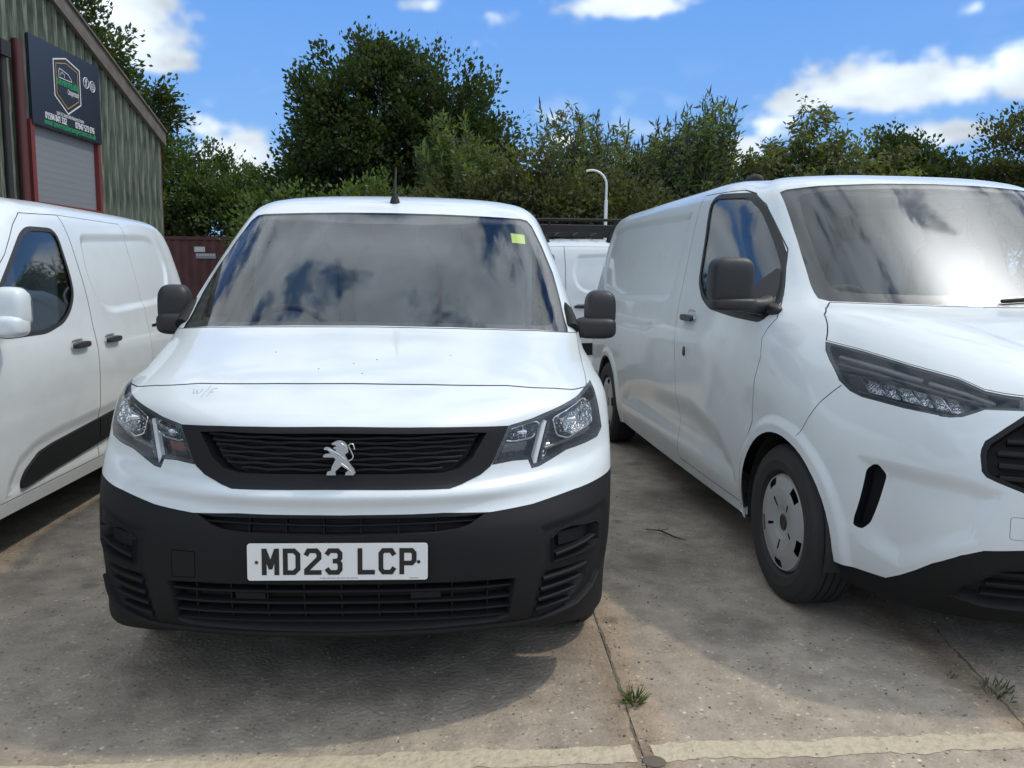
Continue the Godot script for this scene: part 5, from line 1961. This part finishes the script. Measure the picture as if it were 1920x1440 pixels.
func make_sign() -> void:
	# seen from the front: x runs to the right (towards -z in the world)
	var sign_ := thing("shop_sign", "dark navy sign with white and gold shield and green lettering above the shutter", "sign", Vector3(-5.5 + 0.085, 3.01, -10.365), PI / 2)
	var w := 0.785
	var h := 0.97
	put("board", box(Vector3(-w, 0, -0.03), Vector3(w, h, 0.0)), M.sign_navy, sign_)
	var line := func(pts: Array, wide: float, m: Material, called: String, closed := true) -> void:
		var q := P2(pts)
		if closed:
			q.append(q[0])
			q.append(q[1])
		var p := Piece.new()
		for i in q.size() - (2 if closed else 1):
			var a := q[i]
			var b := q[i + 1]
			var s := (b - a).normalized()
			var o := s.orthogonal() * wide / 2
			var e := s * wide * 0.3
			p.add(plate_of(PackedVector2Array([a - e + o, b + e + o, b + e - o, a - e - o]), 0.002 + 0.0002 * i))
		put(called, p.moved(Transform3D(Basis(), Vector3(0, 0, 0.001))), m, sign_)
	line.call([-0.30, 0.81, -0.02, 0.88, 0.29, 0.81, 0.29, 0.40, -0.02, 0.235, -0.30, 0.40], 0.016, M.sign_white, "shield_outline")
	line.call([-0.25, 0.775, -0.02, 0.825, 0.24, 0.775, 0.24, 0.43, -0.02, 0.295, -0.25, 0.43], 0.012, M.sign_gold, "shield_inner_line")
	line.call([-0.19, 0.70, -0.17, 0.735, 0.02, 0.705, 0.09, 0.655, 0.09, 0.63, -0.19, 0.63], 0.008, M.sign_white, "van_drawing")
	line.call([-0.15, 0.66, -0.13, 0.70, -0.07, 0.69, -0.06, 0.65], 0.006, M.sign_white, "van_drawing", false)
	for k in 2:
		var c := Vector2(0.44 + 0.155 * k, 0.70 - 0.012 * k)
		var ring := PackedVector3Array()
		for i in 25:
			ring.append(Vector3(c.x + 0.064 * cos(TAU * i / 24), c.y + 0.064 * sin(TAU * i / 24), 0.003))
		put("icon_ring", tube(ring, 0.006, 6, false), M.sign_white, sign_)
		if k == 0:
			text_on(sign_, "f", Vector3(c.x, c.y, 0.003), 0.085, 0.045, M.sign_white)
		else:
			line.call([c.x - 0.032, c.y - 0.032, c.x + 0.032, c.y - 0.032, c.x + 0.032, c.y + 0.032, c.x - 0.032, c.y + 0.032], 0.008, M.sign_white, "icon_frame")
			line.call([c.x - 0.012, c.y - 0.012, c.x + 0.012, c.y - 0.012, c.x + 0.012, c.y + 0.012, c.x - 0.012, c.y + 0.012], 0.006, M.sign_white, "icon_dot")
	text_on(sign_, "severnside", Vector3(0.0, 0.585, 0.003), 0.085, 0.50, M.sign_green)
	text_on(sign_, "Campervans", Vector3(0.12, 0.500, 0.003), 0.062, 0.25, M.sign_white, "Droid Serif", false, 0.02)
	text_on(sign_, "Unit 10, Severnside Business Centre", Vector3(0.03, 0.205, 0.003), 0.042, 0.62, M.sign_white, "Droid Sans", false)
	text_on(sign_, "01594 841 332", Vector3(-0.30, 0.135, 0.003), 0.075, 0.46, M.sign_white)
	text_on(sign_, "07947 573 976", Vector3(0.36, 0.135, 0.003), 0.075, 0.46, M.sign_white)
	text_on(sign_, "www.severnsidecampervans.co.uk", Vector3(0.03, 0.062, 0.003), 0.062, 1.18, M.sign_green)


func make_container() -> void:
	var c := thing("shipping_container", "dark red shipping container with small white labels, beyond the shed under the bushes", "container", Vector3(-9.4, 0, -27.2))
	var p := Piece.new()
	# ribbed front wall
	var rows := [PackedVector3Array(), PackedVector3Array()]
	for i in 97:
		var x := -3.0 + 6.0 * i / 96.0
		var f := fposmod(x / 0.28, 1.0)
		var out := 0.03 * smoothstep(0.1, 0.3, f) * (1.0 - smoothstep(0.6, 0.8, f))
		rows[0].append(Vector3(x, 0.15, 1.2 + out))
		rows[1].append(Vector3(x, 2.36, 1.2 + out))
	p.add(sheet(rows))
	put("wall", p, M.container, c)
	put("shell", box(Vector3(-3.0, 0.1, -1.2), Vector3(3.0, 2.40, 1.18)), M.container, c)
	put("top_rail", box(Vector3(-3.03, 2.36, 1.15), Vector3(3.03, 2.46, 1.25)), M.container, c)
	put("bottom_rail", box(Vector3(-3.03, 0.05, 1.15), Vector3(3.03, 0.16, 1.25)), M.container, c)
	put("label", box(Vector3(-0.50, 1.99, 1.235), Vector3(-0.17, 2.15, 1.242)), M.label_white, c)
	put("label", box(Vector3(-0.46, 1.79, 1.235), Vector3(0.16, 1.95, 1.242)), M.label_grey, c)
	for k in 7:
		put("label_print", box(Vector3(-0.44 + k * 0.085, 1.87, 1.243), Vector3(-0.44 + k * 0.085 + 0.05, 1.93, 1.247)), M.label_white, c)
	# lamp post
	var lp := thing("lamp_post", "slim white lamp post with curved top, in front of the hedge", "lamp post", Vector3(1.47, 0, -13.6))
	var pts := PackedVector3Array([Vector3(0, 0, 0), Vector3(0, 2.62, 0)])
	for k in 9:
		var a := PI * 0.62 * k / 8.0
		pts.append(Vector3(-0.24 + 0.24 * cos(a), 2.85 + 0.235 * sin(a), 0))
	put("post", tube(PackedVector3Array([pts[0], pts[1]]), 0.027, 10), M.lamp_post, lp)
	put("curved_arm", tube(pts.slice(1), 0.018, 8), M.lamp_post, lp)


# ---- trees ----------------------------------------------------------------------------------------------------------------

func leaf_mesh(long: float, wide: float) -> ArrayMesh:
	var p := Piece.new()
	var a := Vector3(0, 0, 0)
	var b := Vector3(wide * 0.5, long * 0.45, wide * 0.16)
	var c := Vector3(0, long, 0)
	var d := Vector3(-wide * 0.5, long * 0.45, wide * 0.16)
	p.flat(a, d, c)
	p.flat(a, c, b)
	return p.mesh()


var leaf_kinds := {}

func crown(tree: Node3D, leaves: Array, long: float, wide: float, called := "crown") -> void:
	var key := "%f %f" % [long, wide]
	if not leaf_kinds.has(key):
		leaf_kinds[key] = leaf_mesh(long, wide)
	var mm := MultiMesh.new()
	mm.transform_format = MultiMesh.TRANSFORM_3D
	mm.use_colors = true
	mm.mesh = leaf_kinds[key]
	mm.instance_count = leaves.size()
	for i in leaves.size():
		mm.set_instance_transform(i, leaves[i][0])
		mm.set_instance_color(i, leaves[i][1])
	var o := MultiMeshInstance3D.new()
	o.name = called
	o.multimesh = mm
	o.material_override = M.leaf
	o.set_meta("kind", "stuff")
	tree.add_child(o, true)


func leaf_at(rng: RandomNumberGenerator, at: Vector3, dir: Vector3, s: float, col: Color, vary: float) -> Array:
	var y := (dir + Vector3(rng.randfn(0, 0.55), rng.randfn(0, 0.55), rng.randfn(0, 0.55))).normalized()
	var x := y.cross(Vector3(rng.randfn(), rng.randfn(), rng.randfn())).normalized()
	var z := x.cross(y)
	var v := 1.0 + rng.randf_range(-vary, vary)
	var warm := rng.randf_range(-0.12, 0.14)
	var c := Color(col.r * v * (1.0 + warm), col.g * v, col.b * v * (1.0 - warm * 0.5))
	return [Transform3D(Basis(x * s, y * s, z * s), at), c]


func leafy_tree(called: String, label: String, cat: String, group: String, at: Vector3, lobes: Array, clumps: int, per: int, spread: float, long: float, wide: float, col: Color, seed_: int, droop := 0.0, grow := 1.0) -> void:
	# lobes: centre (from the foot of the tree) and half axes; leaves sit in clumps round the ends of twigs
	var rng := RandomNumberGenerator.new()
	rng.seed = seed_
	var t := thing(called, label, cat, at, 0.0, group)
	var total := 0.0
	for l in lobes:
		l[0] *= grow
		l[1] *= grow
		total += l[1].x * l[1].y
	var leaves := []
	var limbs := Piece.new()
	var top := 0.0
	for l in lobes:
		top = maxf(top, l[0].y)
	var trunk_top := Vector3(0, top * 0.55, 0)
	limbs.add(tube(PackedVector3Array([Vector3.ZERO, Vector3(0.05, top * 0.3, 0.03), trunk_top]), [0.035 * top, 0.028 * top, 0.016 * top], 9))
	for l in lobes:
		var n := int(clumps * l[1].x * l[1].y / total)
		var mid: Vector3 = l[0]
		limbs.add(tube(PackedVector3Array([Vector3(0, top * 0.25, 0), Vector3(mid.x * 0.5, mid.y * 0.62, mid.z * 0.5), mid + Vector3(0, l[1].y * 0.4, 0)]), [0.02 * top, 0.013 * top, 0.004 * top], 6))
		for k in n:
			var d := Vector3(rng.randfn(), rng.randfn(), rng.randfn()).normalized()
			var r := pow(rng.randf(), 0.30) * rng.randf_range(0.80, 1.14)
			var c: Vector3 = mid + Vector3(d.x * l[1].x, d.y * l[1].y, d.z * l[1].z) * r
			if c.y < 0.25:
				continue
			var out := (d + Vector3(0, 0.5 - droop, 0)).normalized()
			if k % 5 == 0:
				limbs.add(tube(PackedVector3Array([mid + (c - mid) * 0.25 + Vector3(0, -0.1, 0), mid + (c - mid) * 0.7, c + out * spread * 0.6]), [0.022, 0.014, 0.005], 4, false))
			var size := rng.randf_range(0.7, 1.3)
			var tone := rng.randf_range(0.72, 1.30)
			var cc := Color(col.r * tone, col.g * tone, col.b * tone)
			var m := int(per * size)
			for q in m:
				var off := Vector3(rng.randfn(), rng.randfn() * 0.8, rng.randfn()) * spread * 0.5 * size
				off += out * rng.randf_range(-0.4, 1.0) * spread * size
				leaves.append(leaf_at(rng, c + off, (out + off.normalized() * 0.6 - Vector3(0, droop * 1.6, 0)).normalized(), rng.randf_range(0.7, 1.3), cc, 0.25))
	put("trunk", limbs, M.bark, t)
	crown(t, leaves, long, wide)


func wand_shrub(called: String, label: String, cat: String, group: String, at: Vector3, half: Vector3, wands: int, per: int, long: float, wide: float, col: Color, seed_: int, spikes: float, low := 0.25) -> void:
	# a shrub of many arching rods, each leafy along its upper part and, on some, ending in a flower spike
	var rng := RandomNumberGenerator.new()
	rng.seed = seed_
	var t := thing(called, label, cat, at, 0.0, group)
	var leaves := []
	var rods := Piece.new()
	var tips := Piece.new()
	for k in wands:
		var a := rng.randf() * TAU
		var r := sqrt(rng.randf())
		var foot := Vector3(cos(a) * half.x * 0.45 * r, 0, sin(a) * half.z * 0.45 * r)
		var tall := half.y * rng.randf_range(0.66, 1.0) * (1.0 - 0.22 * r * r) * (0.86 + 0.14 * sin(foot.x * 3.1 + seed_))
		var end := Vector3(cos(a) * half.x * r * rng.randf_range(0.8, 1.15), tall, sin(a) * half.z * r)
		var bend := Vector3(foot.x * 0.8 + end.x * 0.2, tall * 0.6, foot.z * 0.8 + end.z * 0.2)
		var pts := PackedVector3Array()
		for i in 7:
			var f := i / 6.0
			pts.append(foot.lerp(bend, f).lerp(bend.lerp(end, f), f))
		if k % 2 == 0:
			rods.add(tube(pts, [0.020, 0.018, 0.015, 0.012, 0.009, 0.006, 0.003], 4, false))
		var tone := rng.randf_range(0.70, 1.35)
		var cc := Color(col.r * tone, col.g * tone, col.b * tone)
		for q in per:
			var f := lerpf(low, 1.0, pow(rng.randf(), 0.75))
			var i := mini(int(f * 6), 5)
			var p := pts[i].lerp(pts[i + 1], f * 6 - i)
			var along := (pts[i + 1] - pts[i]).normalized()
			var side := along.cross(Vector3(rng.randfn(), rng.randfn(), rng.randfn())).normalized()
			var reach := rng.randf_range(0.0, 0.30) * (1.15 - f)
			leaves.append(leaf_at(rng, p + side * reach, (side * 0.9 + along * 0.7).normalized(), rng.randf_range(0.7, 1.25), cc, 0.25))
		if rng.randf() < spikes:
			var along := (pts[6] - pts[5]).normalized() + Vector3(rng.randfn(0, 0.15), 0.1, rng.randfn(0, 0.15))
			tips.add(tube(PackedVector3Array([pts[6], pts[6] + along * 0.09, pts[6] + along * 0.21]), [0.011, 0.018, 0.003], 5, false))
	put("stems", rods, M.bark, t).set_meta("kind", "stuff")
	if tips.v.size():
		put("flower_spikes", tips, M.flower, t).set_meta("kind", "stuff")
	crown(t, leaves, long, wide, "foliage")


func make_trees() -> void:
	var dark := lin(0.030, 0.052, 0.018).srgb_to_linear()
	var mid := Color(0.055, 0.085, 0.026)
	var pale := Color(0.085, 0.125, 0.042)
	dark = Color(0.046, 0.074, 0.026)
	var g := "trees and bushes along the back of the yard"
	leafy_tree("broad_tree", "tall dark green round crowned tree, highest behind the middle van", "tree", g, Vector3(-2.95, 0, -19.5), [[Vector3(-0.3, 4.3, 0), Vector3(1.9, 2.1, 1.7)], [Vector3(1.2, 4.5, 0), Vector3(1.45, 1.55, 1.4)], [Vector3(-1.3, 3.2, 0), Vector3(1.3, 1.7, 1.3)], [Vector3(0.2, 2.6, 0.2), Vector3(2.3, 1.5, 1.6)], [Vector3(2.0, 3.4, 0), Vector3(1.0, 1.5, 1.0)], [Vector3(-0.1, 5.65, 0), Vector3(0.8, 0.9, 0.8)], [Vector3(-1.5, 5.0, 0), Vector3(0.7, 0.9, 0.7)]], 820, 100, 0.28, 0.112, 0.07, dark, 101)
	leafy_tree("slender_tree", "tall loose tree with feathery top rising behind the shed roof", "tree", g, Vector3(-9.75, 0, -20.0), [[Vector3(0.25, 6.0, 0), Vector3(0.55, 1.25, 0.5)], [Vector3(0.9, 5.0, 0), Vector3(0.8, 1.0, 0.7)], [Vector3(-0.6, 6.6, 0), Vector3(0.9, 1.2, 0.8)], [Vector3(-1.9, 7.3, 0), Vector3(1.1, 1.3, 1.0)], [Vector3(0.2, 4.4, 0), Vector3(1.1, 1.1, 1.0)]], 300, 70, 0.24, 0.13, 0.065, Color(0.058, 0.085, 0.030), 102, 0.15)
	leafy_tree("rounded_bush", "low dark rounded bush over the red container", "bush", g, Vector3(-10.6, 0, -29.5), [[Vector3(-0.8, 2.6, 0), Vector3(1.7, 1.5, 1.2)], [Vector3(0.6, 2.2, 0), Vector3(1.5, 1.3, 1.2)], [Vector3(1.5, 1.9, 0), Vector3(0.9, 1.3, 1.0)], [Vector3(-2.0, 2.9, 0), Vector3(1.1, 1.6, 1.0)]], 640, 84, 0.34, 0.15, 0.085, Color(0.070, 0.112, 0.036), 103, 0.0, 1.44)
	wand_shrub("tall_shrub", "pale green upright shrub leaning on the right of the tall dark tree", "shrub", g, Vector3(-0.55, 0, -17.6), Vector3(1.7, 5.2, 1.1), 290, 200, 0.16, 0.046, Color(0.120, 0.170, 0.070), 104, 0.08, 0.15)
	wand_shrub("tall_shrub", "flowering shrub with grey green leaves and dark spikes behind the white lamp post", "shrub", g, Vector3(1.95, 0, -18.2), Vector3(1.6, 6.55, 0.9), 270, 105, 0.16, 0.044, Color(0.135, 0.172, 0.088), 105, 0.5, 0.2)
	wand_shrub("tall_shrub", "tallest flowering shrub with dark spikes, left of the larger van's roof aerial", "shrub", g, Vector3(3.62, 0, -18.4), Vector3(1.25, 6.6, 0.9), 320, 120, 0.16, 0.044, Color(0.112, 0.160, 0.075), 106, 0.5, 0.12)
	leafy_tree("bramble_thicket", "dark reddish bramble thicket in front of the trees", "bush", g, Vector3(0.1, 0, -16.4), [[Vector3(-1.2, 1.9, 0), Vector3(1.5, 1.4, 0.8)], [Vector3(0.6, 2.3, 0), Vector3(1.4, 1.5, 0.8)], [Vector3(1.9, 1.8, 0), Vector3(1.2, 1.4, 0.8)], [Vector3(-2.6, 1.6, 0), Vector3(1.2, 1.3, 0.8)]], 520, 74, 0.23, 0.11, 0.06, Color(0.080, 0.092, 0.042), 107, 0.2)
	leafy_tree("low_bush", "low green bush at the foot of the tall dark tree", "bush", g, Vector3(-3.7, 0, -17.2), [[Vector3(-0.9, 1.6, 0), Vector3(1.1, 1.3, 0.8)], [Vector3(0.6, 1.8, 0), Vector3(1.2, 1.4, 0.8)]], 300, 74, 0.23, 0.11, 0.055, Color(0.108, 0.165, 0.052), 108)
	leafy_tree("weeping_tree", "drooping olive green tree with hanging leaves behind the larger van", "tree", g, Vector3(6.75, 0, -19.0), [[Vector3(-1.3, 3.0, 0), Vector3(0.9, 1.4, 0.9)], [Vector3(-0.3, 3.5, 0), Vector3(0.9, 1.5, 1.0)], [Vector3(0.9, 3.3, 0), Vector3(1.2, 1.4, 0.9)], [Vector3(0.2, 2.4, 0), Vector3(2.2, 1.4, 1.0)]], 520, 84, 0.26, 0.14, 0.058, Color(0.120, 0.145, 0.056), 109, 0.9)
	leafy_tree("round_tree", "darker green tree right of the drooping tree", "tree", g, Vector3(9.4, 0, -19.6), [[Vector3(-0.5, 3.3, 0), Vector3(1.1, 1.4, 0.9)], [Vector3(0.6, 2.9, 0), Vector3(0.9, 1.2, 0.9)]], 260, 78, 0.25, 0.12, 0.07, Color(0.048, 0.074, 0.027), 110)
	leafy_tree("slender_tree", "brownish slender tree furthest right", "tree", g, Vector3(11.6, 0, -19.8), [[Vector3(0.0, 3.6, 0), Vector3(0.8, 1.6, 0.8)], [Vector3(0.7, 2.8, 0), Vector3(1.3, 1.5, 0.9)], [Vector3(1.6, 3.6, 0), Vector3(0.9, 1.3, 0.8)]], 280, 74, 0.25, 0.12, 0.062, Color(0.066, 0.076, 0.033), 111)
	leafy_tree("low_bush", "low bush in the gap between the flowering shrub and the drooping tree", "bush", g, Vector3(5.0, 0, -18.2), [[Vector3(0, 1.6, 0), Vector3(1.0, 1.3, 0.8)], [Vector3(0.9, 1.5, 0), Vector3(0.9, 1.2, 0.8)]], 240, 74, 0.23, 0.11, 0.055, Color(0.090, 0.135, 0.045), 112)
	# the belt of trees that the side windows mirror stands round the front of the yard
	far_belt()


func far_belt() -> void:
	var rng := RandomNumberGenerator.new()
	rng.seed = 55
	var mm := MultiMesh.new()
	mm.transform_format = MultiMesh.TRANSFORM_3D
	mm.use_colors = true
	mm.mesh = leaf_mesh(0.42, 0.26)
	var all := []
	for k in 46:
		var a := lerpf(-0.2, PI + 0.2, k / 45.0)
		var r := rng.randf_range(36.0, 44.0)
		var c := Vector3(cos(a) * r * 1.0, rng.randf_range(1.5, 3.0), sin(a) * r * 0.9 + 3.0)
		for q in 420:
			var d := Vector3(rng.randfn(), rng.randfn(), rng.randfn()).normalized() * pow(rng.randf(), 0.35)
			var p := c + d * Vector3(3.6, c.y, 3.0)
			var s := rng.randf_range(0.7, 1.3)
			all.append(leaf_at(rng, p, d, s, Color(0.045, 0.066, 0.024), 0.3))
	mm.instance_count = all.size()
	for i in all.size():
		mm.set_instance_transform(i, all[i][0])
		mm.set_instance_color(i, all[i][1])
	var o := MultiMeshInstance3D.new()
	o.name = "far_hedge"
	o.multimesh = mm
	o.material_override = M.leaf
	o.set_meta("kind", "stuff")
	add_child(o)


# ---- small things on the ground ---------------------------------------------------------------------------------------------

func weed(label: String, at: Vector3, n: int, tall: float, wide: float, col: Color, seed_: int, group := "") -> void:
	var rng := RandomNumberGenerator.new()
	rng.seed = seed_
	var t := thing("grass_tuft", label, "weed", at, 0.0, group)
	var mm := MultiMesh.new()
	mm.transform_format = MultiMesh.TRANSFORM_3D
	mm.use_colors = true
	mm.mesh = leaf_mesh(1.0, 0.11)
	mm.instance_count = n
	for i in n:
		var a := rng.randf() * TAU
		var r := sqrt(rng.randf()) * wide
		var p := Vector3(cos(a) * r * 0.55, 0, sin(a) * r)
		var d := Vector3(cos(a) * rng.randf_range(0.1, 0.8), rng.randf_range(0.5, 1.2), sin(a) * rng.randf_range(0.1, 0.8))
		var l := leaf_at(rng, p, d.normalized() * 1.6, tall * rng.randf_range(0.4, 1.0), col if rng.randf() > 0.14 else Color(0.24, 0.18, 0.09), 0.35)
		mm.set_instance_transform(i, l[0])
		mm.set_instance_color(i, l[1])
	var o := MultiMeshInstance3D.new()
	o.name = "blades"
	o.multimesh = mm
	o.material_override = M.grass
	o.set_meta("kind", "stuff")
	t.add_child(o)


func make_small_things() -> void:
	weed("tuft of green grass growing from the joint in front of the middle van's right corner", Vector3(0.415, 0, -2.56), 90, 0.066, 0.036, Color(0.075, 0.125, 0.028), 201)
	weed("flat grey green weed in the shade below the larger van's bumper", Vector3(1.66, 0, -2.66), 80, 0.055, 0.075, Color(0.055, 0.085, 0.035), 202)
	weed("tiny dry weed by the shaded joint right of the grass tuft", Vector3(1.56, 0, -2.78), 26, 0.03, 0.03, Color(0.05, 0.05, 0.025), 203)
	var tw := thing("twig", "thin dark twig lying on the ground beside the larger van's front wheel", "twig", Vector3(0.75, 0.006, -4.44))
	put("stem", tube(PackedVector3Array([Vector3(0, 0, 0), Vector3(0.07, 0.012, 0.06), Vector3(0.13, 0.004, 0.14), Vector3(0.18, 0.008, 0.21)]), [0.002, 0.0045, 0.004, 0.002], 6), M.twig, tw)
	put("side_shoot", tube(PackedVector3Array([Vector3(0.07, 0.012, 0.06), Vector3(0.12, 0.02, 0.05)]), [0.0025, 0.0015], 5), M.twig, tw)
	# loose grit
	var rng := RandomNumberGenerator.new()
	rng.seed = 91
	var mm := MultiMesh.new()
	mm.transform_format = MultiMesh.TRANSFORM_3D
	mm.use_colors = true
	mm.mesh = blob(Vector3(0, 0.3, 0), Vector3(1, 0.6, 0.8), 0.8, 7, 5).mesh()
	var n := 5200
	mm.instance_count = n
	for i in n:
		var s := 0.0012 + 0.0042 * pow(rng.randf(), 4.0)
		var p := Vector3(rng.randf_range(-2.6, 2.4), 0, -rng.randf_range(1.9, 5.2))
		if rng.randf() < 0.12:
			p.x = 0.40 + rng.randfn(0, 0.05)
		mm.set_instance_transform(i, Transform3D(Basis(Vector3.UP, rng.randf() * TAU).scaled(Vector3.ONE * s), p))
		var v := rng.randf_range(0.06, 0.34)
		mm.set_instance_color(i, Color(v * 1.05, v * 0.97, v * 0.87))
	var o := MultiMeshInstance3D.new()
	o.name = "loose_grit"
	o.multimesh = mm
	o.material_override = M.pebble
	o.set_meta("kind", "stuff")
	add_child(o)
